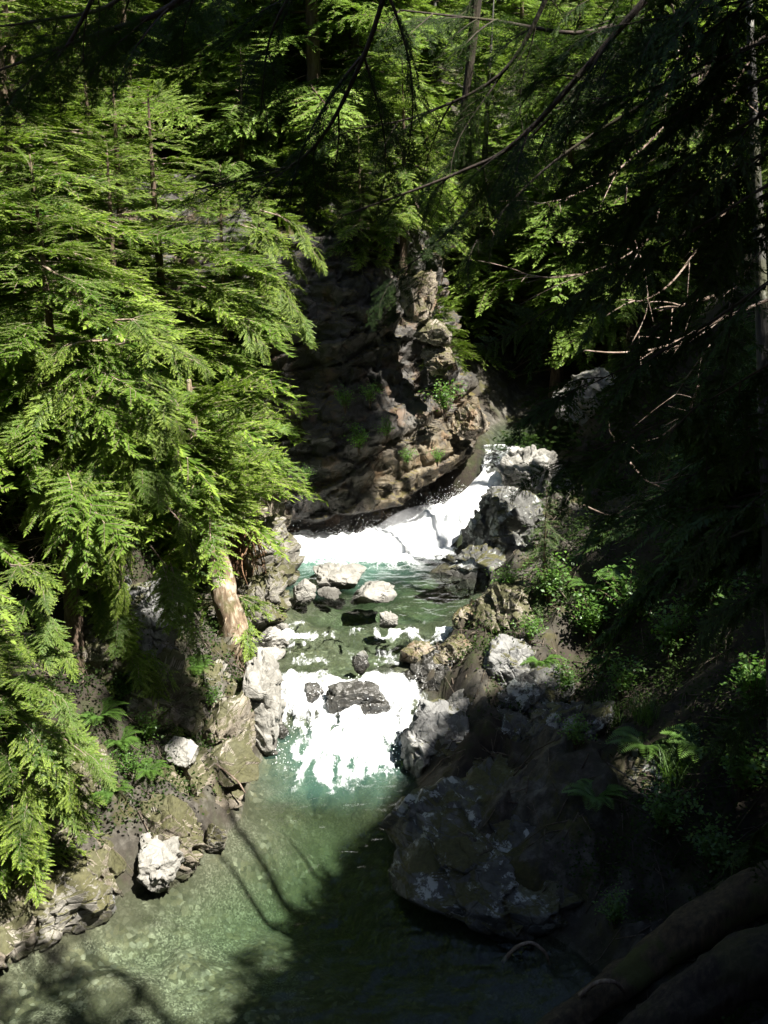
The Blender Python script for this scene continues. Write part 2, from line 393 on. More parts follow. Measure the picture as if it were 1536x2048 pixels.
ROCKY = [None]
def ground(x, y):
    """height of the ground and how much of it is creek bed"""
    x = np.asarray(x, float); y = np.asarray(y, float)
    L, Rr, w = Lx(y), Rx(y), wz(y)
    P = np.stack([x, y, np.zeros_like(x)], 1)
    dl, dr = L - x, x - Rr
    n1 = fbm(P * .45, 4, 11); n2 = fbm(P * 1.7, 4, 12)
    ins = np.minimum(-dl, -dr)
    deep = np.interp(y, [10, 13, 15, 17, 18.2, 19, 20.5, 22, 23, 24.5, 27.5], [.30, .5, 1.0, .8, .40, .28, .28, .28, .32, .5, .65])
    # deeper towards the shaded side, shallow gravel towards the sunny one
    deep = deep * (0.55 + .75 * sm(-4.5, .2, x))
    bed = w - deep * sm(-.1, 1.5, ins) - .08 + .10 * n2
    zl = w + .45 * sm(0, .5, dl) + .45 * np.minimum(dl, 1.7) + 1.45 * np.clip(dl - 1.7, 0, 2.4) + .8 * np.maximum(dl - 4.1, 0) + .28 * n2 * sm(0, .8, dl) + .8 * n1 * sm(.5, 3, dl)
    zl = np.minimum(zl, w + 7.2 + .42 * (dl - 8) + .6 * n1)
    zr = w + .35 * sm(0, .5, dr) + .42 * np.minimum(dr, 3.5) + .78 * np.maximum(dr - 3.5, 0) + .22 * n2 * sm(0, .8, dr) + .7 * n1 * sm(.8, 3, dr)
    cA = cells(P * .85 + np.stack([n2, n1, n2], 1) * .15, 21); cB = cells(P * 2.4 + 5, 22)
    near = np.where(dl > 0, sm(2.6, .8, dl), sm(4.2, 1.5, dr)) * sm(.0, .5, np.maximum(dl, dr))
    fac = near * (.30 * (cA[0] - .4) + .34 * cA[2] + .10 * (cB[0] - .5) + .16 * cB[2])
    n5 = .05 * fbm(P * 4.5, 4, 14) * sm(.0, .6, np.maximum(dl, dr)); zl, zr = zl + fac + n5, zr + fac + n5
    z = np.where(dl > 0, zl, np.where(dr > 0, zr, bed))
    # near bank below the viewpoint
    nb = (10.4 - y) * .86 + .3 * n1
    z = np.maximum(z, np.where(y < 10.6, nb, -9))
    # cliff top and the hill behind it
    cx = np.interp(y, [27.8, 30, 40], [2.6, 2.5, 1.0])
    hill = 8.0 + .50 * (y - 30) + .8 * n1
    t = sm(29.8, 31.2, y) * sm(cx - .2, cx - 1.4, x)
    z = z * (1 - t) + np.maximum(hill, z) * t
    # gorge above the fall
    up = sm(29.2, 30.2, y) * (1 - t) * sm(1.0, 2.4, x)
    gx = np.clip(x - np.interp(y, [29, 34, 45], [3.6, 5.0, 8.5]), -20, 20)
    gz = 2.85 + np.maximum(np.abs(gx) - 1.0, 0) * .95 + np.maximum(y - 33, 0) * .30 + .5 * n1 * sm(.8, 2, np.abs(gx))
    z = z * (1 - up) + gz * up
    far = sm(40, 60, y); z = z * (1 - far) + (14 + .45 * (y - 40) + 1.5 * n1) * far
    bedf = sm(.12, -.05, z - w - .05) * sm(29.5, 28, y)
    bedf = np.maximum(bedf, up * sm(1.1, .7, np.abs(gx)) * sm(34, 31, y))
    ROCKY[0] = near * sm(-.5, .1, n1 + .5 * n2 + .3) * np.where(dl > 0, .75, 1)
    return z, bedf
def gz1(x, y): return float(ground(np.array([x]), np.array([y]))[0][0])

def build_terrain():
    xs = np.concatenate([np.linspace(-60, -12, 25)[:-1], np.linspace(-12, -8, 17)[:-1], np.arange(-8, 7, .09), np.linspace(7, 14, 40)[1:], np.linspace(14, 60, 24)[1:]])
    ys = np.concatenate([np.linspace(-25, 8, 34)[:-1], np.arange(8, 31, .09), np.linspace(31, 45, 60)[1:], np.linspace(45, 110, 34)[1:]])
    X, Y = np.meshgrid(xs, ys)
    z, b = ground(X.ravel(), Y.ravel())
    V = np.stack([X.ravel(), Y.ravel(), z], 1)
    nx, ny = len(xs), len(ys)
    i = (np.arange(ny - 1)[:, None] * nx + np.arange(nx - 1)[None]).ravel()
    Q = np.stack([i, i + 1, i + nx + 1, i + nx], 1)
    tag(link('terrain', mk_mesh('terrain', V, Q, None, [M['terrain']], True, {'bed': b, 'rocky': ROCKY[0]})), kind='structure')
build_terrain()

# ------------------------------------------------------------------ creek surface
ROCKS_IN_RAPID = []
def build_water():
    xs = np.arange(-7.6, 4.6, .05); ys = np.arange(6.0, 28.6, .05)
    X, Y = np.meshgrid(xs, ys); x, y = X.ravel(), Y.ravel()
    P = np.stack([x, y, np.zeros_like(x)], 1)
    w = wz(y)
    n = fbm(P * (1.1, .7, 1), 4, 31); n3 = fbm(P * (3.2, 2.0, 1), 4, 32); rg = ridge(P * (2.2, 1.3, 1), 3, 33)
    lim = sm(-.15, .4, np.minimum(x - Lx(y), Rx(y) - x))
    # rapid
    core = sm(18.4, 19.3, y + .5 * n + .3 * n3) * sm(.35, -.15, np.abs(x + .85) - np.interp(y, [17.5, 18.6, 19.4, 20.5], [.8, 1.2, 1.75, 1.8]) + .25 * n3) * sm(20.75, 20.2, y + .35 * n)
    tail = sm(15.6, 18.3, y + .8 * n) * sm(18.8, 18.2, y)
    side = sm(.9, .3, x - .2) * .3 + .7
    st = fbm(P * (3.2, .8, 1), 4, 36)
    st2 = fbm(P * (6.5, 1.5, 1), 4, 37); n4 = fbm(P * (10, 7, 1), 3, 38)
    foam = core * (.95 + .25 * st + .2 * n3) * side - .35 * sm(19.4, 20.3, y) * sm(.2, -.3, st2 + .3 * n4)
    tl2 = sm(16.9, 18.9, y + .5 * n) ** 1.4 * sm(19.2, 18.4, y) * (.46 + .75 * st2 + .40 * n4) * sm(1.9, .5, np.abs(x + .85))
    foam -= .85 * sm(.38, .75, st2 + .45 * n4) * sm(20.6, 18.5, y)
    foam = np.maximum(foam, tl2)
    foam = foam - .55 * sm(20.1, 20.7, y) * sm(.1, -.4, n)
    foam *= .35 + .65 * lim
    # ledge riffle higher up
    rif = sm(21.6, 22.0, y + .45 * n) * sm(22.75, 22.35, y + .45 * n) * (rg > .15) * sm(-2.6, -2.0, x)
    foam = np.maximum(foam, rif * (.44 + .55 * fbm(P * (2.2, 3.5, 1), 4, 39) + .2 * n4))
    foam = np.maximum(foam, .42 * sm(20.6, 20.9, y) * sm(21.8, 21.2, y) * (rg > .8))
    # plume below the fall
    yb = np.interp(x, [-3, -2, 0, .6, 1.4, 2.2], [26.6, 26.4, 26.25, 26.25, 26.6, 27.0])
    pl = sm(yb - .2, yb + .45, y + .3 * n3 + .2 * n) * sm(2.1, 1.5, x)
    foam = np.maximum(foam, pl * 1.25)
    foam = np.maximum(foam, .47 * sm(yb - 1.1, yb, y + .3 * n) * sm(.1, .5, rg) * sm(2.2, 1.6, x))
    milk = np.maximum(sm(yb - 2.6, yb - .2, y + .5 * n) * sm(1.4, -1.0, x + .6 * n), .55 * sm(16.6, 18.3, y + .6 * n) * sm(19.4, 18.6, y) * sm(1.9, .6, np.abs(x + .85)))
    turb = np.clip(core, 0, 1) * .16 + pl * .10 + rif * .07
    z = w + .012 * n3 + .018 * n + .011 * ridge(P * (3.6, 5.5, 1) + .3 * n[:, None], 3, 45) * sm(.1, .6, lim) + turb * (n3 * .8 + .5 * n + .15)
    z += .05 * sm(20.2, 22.5, y) * sm(23.5, 22.5, y) * n3
    V = np.stack([x, y, z], 1)
    nx, ny = len(xs), len(ys)
    i = (np.arange(ny - 1)[:, None] * nx + np.arange(nx - 1)[None]).ravel()
    Q = [np.stack([i, i + 1, i + nx + 1, i + nx], 1)]
    # sides and bottom, so the water is a body with depth
    rim = np.concatenate([np.arange(nx), np.arange(1, ny) * nx + nx - 1, (ny - 1) * nx + np.arange(nx - 2, -1, -1), np.arange(ny - 2, 0, -1) * nx])
    B = V[rim].copy(); B[:, 2] = -4
    k = len(rim); o = len(V); j = np.arange(k)
    Q.append(np.stack([rim[j], o + j, o + (j + 1) % k, rim[(j + 1) % k]], 1))
    c = np.array([[xs.mean(), ys.mean(), -4]])
    T = np.stack([np.full(k, o + k), o + (j + 1) % k, o + j], 1)
    V = np.concatenate([V, B, c]); pad = np.zeros(k + 1)
    me = mk_mesh('creek_water', V, np.concatenate(Q), T, [M['water']], True,
                 {'foam': np.concatenate([np.clip(foam, 0, 1.2), pad]), 'milk': np.concatenate([np.clip(milk, 0, 1), pad])})
    tag(link('creek_water', me), kind='structure')
    # still water above the lip of the fall
    xs = np.linspace(1.8, 6.5, 60); ys = np.linspace(29.75, 34, 60)
    X, Y = np.meshgrid(xs, ys); x, y = X.ravel(), Y.ravel()
    z = 3.16 + .02 * fbm(np.stack([x, y, x * 0], 1) * 1.5, 3, 35)
    i = (np.arange(59)[:, None] * 60 + np.arange(59)[None]).ravel()
    me = mk_mesh('upper_creek_water', np.stack([x, y, z], 1), np.stack([i, i + 1, i + 61, i + 60], 1), None, [M['water']], True, {'foam': x * 0, 'milk': x * 0})
    tag(link('upper_creek_water', me), kind='structure')
build_water()

def build_fall():
    up = [(962, 891, 30.1), (958, 945, 29.5), (905, 1000, 28.9), (830, 1034, 28.4), (745, 1066, 27.9), (650, 1084, 27.6), (572, 1089, 27.5)]
    lo = [(1036, 893, 29.9), (1032, 938, 29.3), (992, 990, 28.6), (946, 1036, 27.8), (892, 1090, 27.3), (780, 1108, 26.75), (590, 1106, 26.8)]
    nu, nv = 160, 46
    A = curve([Wy(*p) for p in up], nu); B = curve([Wy(*p) for p in lo], nu)
    t = np.linspace(0, 1, nv)[None, :, None]
    G = A[:, None] * (1 - t) + B[:, None] * t
    s = np.linspace(0, 1, nu)[:, None]; tt = np.linspace(0, 1, nv)[None]
    nz = fbm(G.reshape(-1, 3) * (2.6, 2.6, 1.4), 4, 41).reshape(nu, nv); nf = fbm(G.reshape(-1, 3) * 7, 3, 42).reshape(nu, nv)
    amp = .05 + .30 * sm(.15, .6, s)
    bul = np.sin(math.pi * np.clip(tt, 0, 1)) ** .7 * (.08 + .42 * sm(.15, .55, s))
    d = bul + amp * nz * .6 + .07 * nf * sm(.1, .4, s)
    edge = np.minimum(tt, 1 - tt)
    d = d * sm(0, .08, edge)
    G[..., 2] += d * .75; G[..., 1] -= d * .55
    G[..., 2] += .10 * sm(.25, .5, s) * np.maximum(nf, 0) * (1 - sm(0, .2, tt))
    G[..., 2] -= .22 * sm(.5, .8, s) * sm(.75, 1, tt)
    V = G.reshape(-1, 3)
    a = .40 + .82 * sm(.12, .34, s) + 0 * tt
    a = a - .62 * np.exp(-((tt - .55) / .32) ** 2) * np.exp(-((s - .12) / .08) ** 2)
    a = a - .35 * (1 - sm(0, .1, tt))
    i = (np.arange(nu - 1)[:, None] * nv + np.arange(nv - 1)[None]).ravel()
    Q = np.stack([i, i + 1, i + nv + 1, i + nv], 1)
    me = mk_mesh('waterfall', V, Q, None, [M['fall']], True, {'tint': a.ravel()})
    tag(link('waterfall', me), kind='structure')
    rng = np.random.default_rng(5)
    g = Geo()
    n = 2600
    s = rng.uniform(.30, 1, n); i = (s * (nu - 1)).astype(int)
    base = G[i, rng.integers(0, 16, n)]
    off = np.abs(rng.normal(0, 1, (n, 1))) * rng.uniform(.02, .22, (n, 1))
    p = base + off * np.stack([rng.normal(-.35, .5, n), rng.normal(-.1, .4, n), np.abs(rng.normal(.8, .5, n))], 1)
    r = rng.uniform(.002, .008, n)
    tet = np.array([(1, 1, 1), (1, -1, -1), (-1, 1, -1), (-1, -1, 1)]) * .8
    V = (p[:, None] + tet[None] * r[:, None, None]).reshape(-1, 3)
    T = (np.arange(n)[:, None, None] * 4 + np.array([(0, 1, 2), (0, 3, 1), (0, 2, 3), (1, 3, 2)])[None]).reshape(-1, 3)
    g.add(V, None, T)
    # flecks tossed up by the rapid
    n = 900
    x = rng.uniform(-2.1, .7, n); y = rng.uniform(18.0, 20.2, n)
    p = np.stack([x, y, wz(y) + np.abs(rng.normal(.08, .12, n))], 1); r = rng.uniform(.005, .014, n)
    V = (p[:, None] + tet[None] * r[:, None, None]).reshape(-1, 3)
    T = (np.arange(n)[:, None, None] * 4 + np.array([(0, 1, 2), (0, 3, 1), (0, 2, 3), (1, 3, 2)])[None]).reshape(-1, 3)
    g.add(V, None, T)
    tag(link('spray_drops', g.mesh('spray_drops', [M['spray']])), kind='stuff')
build_fall()
def mist():
    m = NT('mist_air')
    v = m.n("ShaderNodeVolumePrincipled", {'Color': (.95, .97, 1, 1), 'Density': 1.0}).outputs[0]
    m.t.links.new(v, m.out.inputs['Volume'])
    V, F = ico(3)
    me = mk_mesh('mist', V * (1.0, .40, .42), None, F, [m.m])
    o = link('mist', me, None, Wy(815, 1050, 27.75)); o.rotation_euler = (0, -.35, .2); tag(o, kind='stuff')

# ------------------------------------------------------------------ where the sun reaches
KX, KY = SUN.x / SUN.z, SUN.y / SUN.z
def hit(px, py, y0=10.8, y1=34):
    """where the picture ray through px,py meets the ground"""
    ys = np.linspace(y0, y1, 900); P = np.array([Wy(px, py, y) for y in ys]); z, _ = ground(P[:, 0], P[:, 1])
    k = np.argmax(P[:, 2] < z); return np.array((P[k, 0], P[k, 1], z[k]))
FLECKS = []
for q in [(1180, 1290), (1150, 1370), (1250, 1270), (1345, 1555), (1490, 1640), (1480, 1300), (1080, 1330), (1230, 1450), (1400, 1480), (1120, 1220)]:
    h = hit(*q) + (0, 0, .5); FLECKS.append((h[0] - KX * h[2], h[1] - KY * h[2]))
def fleck_ok(p, d, L):
    d = np.asarray(d) / np.linalg.norm(d); Q = np.array([p + d * L * f for f in (.1, .35, .6, .9)])
    a, b = Q[:, 0] - KX * Q[:, 2], Q[:, 1] - KY * Q[:, 2]
    return all((((a - ha) ** 2 + (b - hb) ** 2) > .45 ** 2).all() for ha, hb in FLECKS)
def shaded(x, y, z, margin=0.0):
    """True where a bough may hang: its shadow falls on the dark side of the gorge. Points are slid down the sun's ray to level 0."""
    a, b = x - KX * z, y - KY * z
    A = np.interp(b, [11, 12, 13, 14.5, 15.6, 17, 18.3, 20, 24, 26, 28, 30], [-3.5, -2.9, -2.0, -1.4, -1.0, -.5, .4, 2.0, 2.7, 3.2, 3.4, 3.0])
    ok = a > A + margin
    ok |= b < 11.6
    ok |= ((a + 5.1) / 1.35) ** 2 + ((b - 18.6) / 1.7) ** 2 < 1                      # hollow under the boughs
    ok |= (a > -6.3) & (a < -1.7) & (b > 28.2 + margin) & (b < 33.0 - margin)         # sunless part of the cliff
    ok &= ~((a > -3.1) & (a < 1.5) & (b > 30.6) & (b < 33.5))
    for (ha, hb) in FLECKS: ok &= ((a - ha) ** 2 + (b - hb) ** 2) > .5 ** 2
    return ok
def bough_ok(p, d, L):
    d = np.asarray(d) / np.linalg.norm(d)
    Q = np.array([p + d * L * f for f in (.25, .6, .95)])
    return bool(shaded(Q[:, 0], Q[:, 1], Q[:, 2], .25).all())

# ------------------------------------------------------------------ the cliff behind the pool
def cliff_front(x):
    return np.interp(x, [-8, -6, -4, -2.8, -1, .5, 1.5, 2.3, 2.75], [24.6, 25.4, 26.4, 27.1, 27.35, 27.8, 28.4, 29.2, 30.0])
def build_cliff():
    path = [(-8.0, 24.6), (-6, 25.4), (-4, 26.4), (-2.8, 27.1), (-1, 27.35), (.5, 27.8), (1.5, 28.4), (2.3, 29.1), (2.75, 30.0), (2.85, 31.2), (2.7, 33.5)]
    C = curve([(a, b, 0) for a, b in path], 330)
    nu, nv = len(C), 210
    zz = np.linspace(0.2, 9.0, nv)
    T = np.gradient(C, axis=0); T /= np.linalg.norm(T, axis=1)[:, None]
    N = np.stack([T[:, 1], -T[:, 0], 0 * T[:, 0]], 1)           # outward
    U, Z = np.meshgrid(np.arange(nu), zz, indexing='ij')
    x0, y0 = C[:, 0][:, None] + 0 * Z, C[:, 1][:, None] + 0 * Z
    k = np.interp(zz, [0, 3.4, 4.5, 5.5, 6.5, 7.0, 8.0, 9], [0, .05, .75, 1.15, 1.40, 1.25, 1.40, 1.9])
    wgt = sm(-1.2, 2.2, C[:, 0])
    x1 = x0 - k[None] * wgt[:, None]
    y1 = y0 + .16 * Z + .35 * k[None] * wgt[:, None]
    P = np.stack([x1, y1, Z], -1).reshape(-1, 3)
    f1 = fbm(P * .55, 2, 51); f2 = fbm(P * (1.8, 1.8, 1.5), 5, 52)
    cv, ce, ct = cells(P * (.85, .85, .55) + .18 * np.stack([f2, f1, f2], 1), 53)
    cv2, ce2, ct2 = cells(P * (1.5, 1.5, 2.6) + .12 * f2[:, None], 57)
    cv3, ce3, ct3 = cells(P * (3.6, 3.6, 6.0) + .1 * f2[:, None], 63)
    # vertical buttresses on the sunless end, ledges tilted along the bedding
    but = np.abs(np.sin(P[:, 0] * 2.6 + f1 * 2)) * sm(-1.6, -3.0, P[:, 0])
    bed = P[:, 2] - .34 * P[:, 0] + .35 * f1
    led = (bed * 1.15 - np.floor(bed * 1.15))
    d = .30 * f1 + .035 * f2 + .26 * (cv - .5) + .16 * ct + .15 * (cv2 - .5) + .10 * ct2 + .07 * (cv3 - .5) + .05 * ct3 - .07 * sm(.05, 0, ce) + .40 * but + .22 * (led - .5)
    zo = np.interp(P[:, 0], [-3.2, -2.6, -1.0, .5, 1.6, 2.6], [.9, 1.75, 1.95, 2.15, 2.5, 3.0]) + .12 * f2
    rec = sm(0.05, -.25, P[:, 2] - zo) * sm(-3.3, -2.6, P[:, 0])
    d = d * (1 - .5 * rec) - 1.15 * rec
    ledge = np.exp(-((P[:, 2] - (6.45 - .18 * (P[:, 0] - .5))) / .28) ** 2) * sm(.2, .9, P[:, 0])
    d += .55 * ledge
    led2 = np.exp(-((P[:, 2] - (4.0 + .25 * P[:, 0])) / .30) ** 2) * sm(-1.2, -.3, P[:, 0]) * sm(2.6, 2.0, P[:, 0])
    d += .30 * led2
    dd = d.reshape(nu, nv)
    V = np.stack([x1 + N[:, 0][:, None] * dd, y1 + N[:, 1][:, None] * dd, Z + .18 * dd], -1)
    # cap running back from the top edge
    top = V[:, -1]
    cap = [top + np.array((0, .35 * j, .10 * j + .05 * j * j * .15)) + .12 * fbm(top * 1.3 + j, 3, 60 + j)[:, None] for j in range(1, 10)]
    V = np.concatenate([V, np.stack(cap, 1)], 1); nv2 = V.shape[1]
    i = (np.arange(nu - 1)[:, None] * nv2 + np.arange(nv2 - 1)[None]).ravel()
    Q = np.stack([i, i + nv2, i + nv2 + 1, i + 1], 1)
    lg = np.zeros((nu, nv2)); lg[:, :nv] = (sm(-.1, .1, P[:, 2] - zo) * sm(2.3, .8, P[:, 2] - zo + .25 * f2) * sm(-1.8, .6, P[:, 0] + .4 * f1)).reshape(nu, nv)
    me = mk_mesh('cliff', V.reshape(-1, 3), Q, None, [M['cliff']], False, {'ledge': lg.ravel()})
    o = tag(link('cliff', me), kind='structure')
build_cliff()

# ------------------------------------------------------------------ rocks
def ico(sub):
    t = (1 + 5 ** .5) / 2
    V = [(-1,t,0),(1,t,0),(-1,-t,0),(1,-t,0),(0,-1,t),(0,1,t),(0,-1,-t),(0,1,-t),(t,0,-1),(t,0,1),(-t,0,-1),(-t,0,1)]
    F = [(0,11,5),(0,5,1),(0,1,7),(0,7,10),(0,10,11),(1,5,9),(5,11,4),(11,10,2),(10,7,6),(7,1,8),(3,9,4),(3,4,2),(3,2,6),(3,6,8),(3,8,9),(4,9,5),(2,4,11),(6,2,10),(8,6,7),(9,8,1)]
    V = np.array(V, float); V /= np.linalg.norm(V, axis=1)[:, None]; F = np.array(F)
    for _ in range(sub):
        E = np.concatenate([F[:, [0, 1]], F[:, [1, 2]], F[:, [2, 0]]]); E.sort(1)
        u, inv = np.unique(E, axis=0, return_inverse=True); inv = inv.ravel()
        mid = V[u[:, 0]] + V[u[:, 1]]; mid /= np.linalg.norm(mid, axis=1)[:, None]
        n, o = len(F), len(V); V = np.concatenate([V, mid])
        a, b, c = o + inv[:n], o + inv[n:2 * n], o + inv[2 * n:]
        F = np.concatenate([np.stack([F[:, 0], a, c], 1), np.stack([F[:, 1], b, a], 1), np.stack([F[:, 2], c, b], 1), np.stack([a, b, c], 1)])
    return V, F
ICO = {k: ico(k) for k in (4, 5, 6)}
mist()
def rock(label, center, dims, seed, mat, rotz=0.0, tilt=0.0, facets=18, rough=.06, sub=5, strata=0.0, name='boulder', cat='boulder', cut=(.55, .86)):
    rng = np.random.default_rng(seed)
    V, F = ICO[sub]; V = V.copy()
    V *= (1 + .16 * fbm(V * 1.2 + seed, 3, seed))[:, None]
    for _ in range(facets):
        n = rng.normal(0, 1, 3); n[2] *= .8; n /= np.linalg.norm(n); d = rng.uniform(*cut)
        k = V @ n - d; V -= np.where(k > 0, k * rng.uniform(.85, 1), 0)[:, None] * n
    D = np.asarray(dims, float) * .5
    W = V * D
    sc = 1 / max(D)
    dirn = V / np.linalg.norm(V, axis=1)[:, None]
    J = np.array(Matrix.Rotation(seed * 1.7, 3, (.3, .5, .8)))
    wob = fbm(W * 3 * sc + seed, 3, 5)[:, None]
    c1 = cells((W @ J) * (1.5, 1.5, 2.4) * sc + seed * 3.1 + .10 * wob, seed)
    c2 = cells((W @ J) * (3.8, 3.8, 6.5) * sc + seed * 1.3 + .10 * wob, seed + 9)
    W += dirn * (rough * max(D) * (1.5 * (c1[0] - .5) + 1.9 * c1[2] + .55 * (c2[0] - .5) + .9 * c2[2] - .15 * sm(.05, 0, c1[1]) + .30 * fbm(W * 4 * sc + seed, 5, seed + 3)))[:, None]
    if strata:
        b = W @ np.array((.5, .2, .84)) * 3.0 / max(D[2], .2) + .4 * fbm(W * sc * 2, 3, 9)
        W += dirn * (strata * D[2] * ((b - np.floor(b)) - .5))[:, None]
    Rm = np.array(Matrix.Rotation(rotz, 3, 'Z') @ Matrix.Rotation(tilt, 3, 'Y'))
    W = W @ Rm.T; zw = W[:, 2] + center[2] - wz(W[:, 1] + center[1])
    o = link(name, mk_mesh(name, W, None, F, [mat], False, {'wet': sm(.17, .05, zw + .06 * fbm(W * 3, 2, 4))}), loc=center)
    return tag(o, label, cat)
def prock(label, x0, y0, x1, y1, zb, seed, mat, dep=.85, **kw):
    """a boulder from the outline it has in the photograph, standing on the level zb"""
    b = Wz((x0 + x1) / 2, y1, zb)
    dist = math.hypot(b[1], CAM_H - b[2]); s = dist / FPX
    w = (x1 - x0) * s; dp = w * dep
    th = math.atan2(CAM_H - zb, b[1])
    h = max(((y1 - y0) * s - .28 * dp * math.sin(th)) / math.cos(th), .25 * w)
    sink = .3 * h
    return rock(label, (b[0], b[1] + dp * .42, zb + (h - sink) / 2), (w * 1.12, dp * 1.1, (h + sink) * 1.08), seed, mat, **kw)

prock('large white boulder standing in the calm water below the waterfall pool', 616, 1138, 728, 1182, 1.13, 1, M['pale'], facets=9)
prock('angular white boulder with a dark notch, beside the largest white one in the creek', 704, 1166, 798, 1208, 1.13, 22, M['pale'], facets=10, rotz=.5)
prock('pale rounded rock touching the creek edge beside the big white boulder', 580, 1168, 632, 1208, 1.12, 3, M['pale'])
prock('low flat pale rock just in front of the big white boulder', 632, 1182, 684, 1198, 1.12, 4, M['pale'])
prock('small pale cube of rock sticking out of the upper riffle', 756, 1228, 792, 1256, 1.08, 5, M['pale'], facets=8)
prock('small white stone below the rock wall at the edge of the upper riffle', 552, 1248, 576, 1262, 1.06, 6, M['pale'])
prock('light grey boulder with a domed top near the leaning trunk', 510, 1262, 570, 1304, 1.0, 7, M['pale'], facets=9)
prock('flat light grey boulder split in two, below the domed one near the leaning trunk', 500, 1300, 572, 1326, .98, 8, M['pale'])
prock('little white stone perched on the lip of the white rapid', 714, 1304, 738, 1322, .93, 9, M['grey'])
prock('dark wet stone beneath the little white stone at the lip of the rapid', 700, 1316, 738, 1346, .86, 10, M['wet'])
prock('big dark wet boulder surrounded by white water in the rapid', 652, 1368, 778, 1440, .42, 11, M['wet'], facets=11, rotz=.4)
prock('small dark wet boulder in the rapid beside the big dark one', 598, 1368, 650, 1412, .50, 12, M['wet'])
prock('brown wet rock on the rapid edge above the trickle', 806, 1290, 884, 1340, .9, 13, M['tan'], dep=1.0)
prock('dark stone against the white crag at the foot of the rapid', 540, 1448, 580, 1492, .12, 15, M['wet'])
prock('dark wet rock beside the foot of the rapid below the pale round boulder', 804, 1452, 852, 1498, .06, 16, M['wet'])

O = dict(name='rock_outcrop', cat='rock outcrop', sub=6, rough=.085)
prock('white fractured crag at the bank beside the rapid', 470, 1335, 556, 1512, .05, 31, M['pale'], dep=1.90, facets=12, **O)
prock('pale blocky rock wall where the bank meets the upper riffle', 455, 1150, 582, 1272, 1.0, 32, M['pale_moss'], dep=1.2, facets=12, **O)
prock('dark brown mossy rock covered with roots above the pale rock wall', 440, 1010, 575, 1175, 1.3, 33, M['moss'], dep=.8, **O)
rock('brown mossy boulder with a flat sunlit face at the pool edge', (-2.95, 17.0, .45), (1.5, 2.1, 1.7), 34, M['moss'], rotz=-.5, tilt=.25, facets=16, **O)
rock('mossy slanting rock with a pale top in the shade of the boughs', (-3.85, 16.3, .55), (1.6, 1.7, 1.5), 35, M['moss'], rotz=.4, tilt=.3, facets=16, **O)
rock('dark mossy bedrock hump in the hollow behind the mossy boulders', (-4.1, 17.9, 1.4), (2.0, 2.4, 1.9), 55, M['moss'], rotz=.1, tilt=.3, facets=16, **O)
for i, (y, dx, dims, mt, lab) in enumerate([
    (13.25, .5, (1.5, 1.2, 1.1), 'moss', 'mossy rock at the picture edge where the gravel shallows begin'),
    (14.05, .35, (1.2, 1.1, .9), 'pale_moss', 'pale mossy rock between the shallows and the lowest boughs'),
    (15.45, .45, (1.1, 1.2, 1.3), 'moss', 'upright mossy rock just upstream of the bright white boulder'),
    (18.35, .75, (1.2, 1.3, 1.4), 'moss', 'rooty mossy rock between the white crag and the brown mossy boulder'),
    (20.9, .55, (1.2, 1.2, 1.0), 'pale_moss', 'pale blocky rock at the foot of the leaning trunk'),
    (22.9, .7, (1.5, 1.5, 1.9), 'tan', 'tall tan rock block at the bank above the pale rock wall'),
    (24.6, .55, (1.2, 1.6, 2.2), 'pale_moss', 'pale upright rock standing in the mouth of the waterfall pool'),
    (26.0, .9, (1.4, 1.5, 2.8), 'tan', 'tall brown buttress of rock at the side of the waterfall pool')]):
    dims = tuple(v * 1.3 for v in dims)
    rock(lab, (float(Lx(y)) - dx, y, float(wz(y)) + dims[2] * .25), dims, 80 + i, M[mt], rotz=i * .8, tilt=.12, facets=16, **O)
for i, (x, y, z, dims, mt, lab) in enumerate([
    (-4.9, 15.5, 1.6, (1.5, 1.6, 1.6), 'moss', 'mossy block of the bank above the upright mossy rock'),
    (-4.4, 18.9, 2.3, (1.7, 1.6, 2.2), 'grey', 'grey cracked wall of rock at the back of the dark hollow'),
    (-5.1, 17.3, 2.7, (1.6, 1.8, 2.0), 'moss', 'dark block of rock overhung by the broad hemlock'),
    (-5.6, 14.4, 1.2, (1.5, 1.5, 1.5), 'moss', 'mossy rock almost hidden under the lowest young hemlock'),
    (-3.4, 19.0, 1.0, (1.1, 1.2, 1.5), 'pale_moss', 'pale cracked rock right behind the white crag')]):
    rock(lab, (x, y, z), dims, 95 + i, M[mt], rotz=i * 1.1, tilt=.15, facets=18, **O)
rock('white topped rock wedged between the two big mossy boulders', (-3.45, 16.75, 1.15), (.7, .8, .55), 56, M['pale'], rotz=.7, tilt=.3, facets=12)
prock('bright white lichen spotted boulder at the pool edge', 262, 1672, 356, 1782, -.05, 36, M['pale'], dep=1.70, facets=9)
prock('small pale stone at the water between the mossy boulder and the white one', 400, 1655, 455, 1712, -.03, 37, M['pale_moss'])
prock('dark mossy rock at the pool edge beside the gravel shallows', 110, 1690, 250, 1830, -.05, 38, M['moss'], dep=1.80, **O)
prock('shaded mossy rock under the lowest sunlit boughs', -40, 1690, 120, 1880, -.05, 39, M['moss'], dep=1.80, **O)
prock('small grey stone at the edge of the gravel shallows', 180, 1790, 230, 1832, -.03, 40, M['grey'])

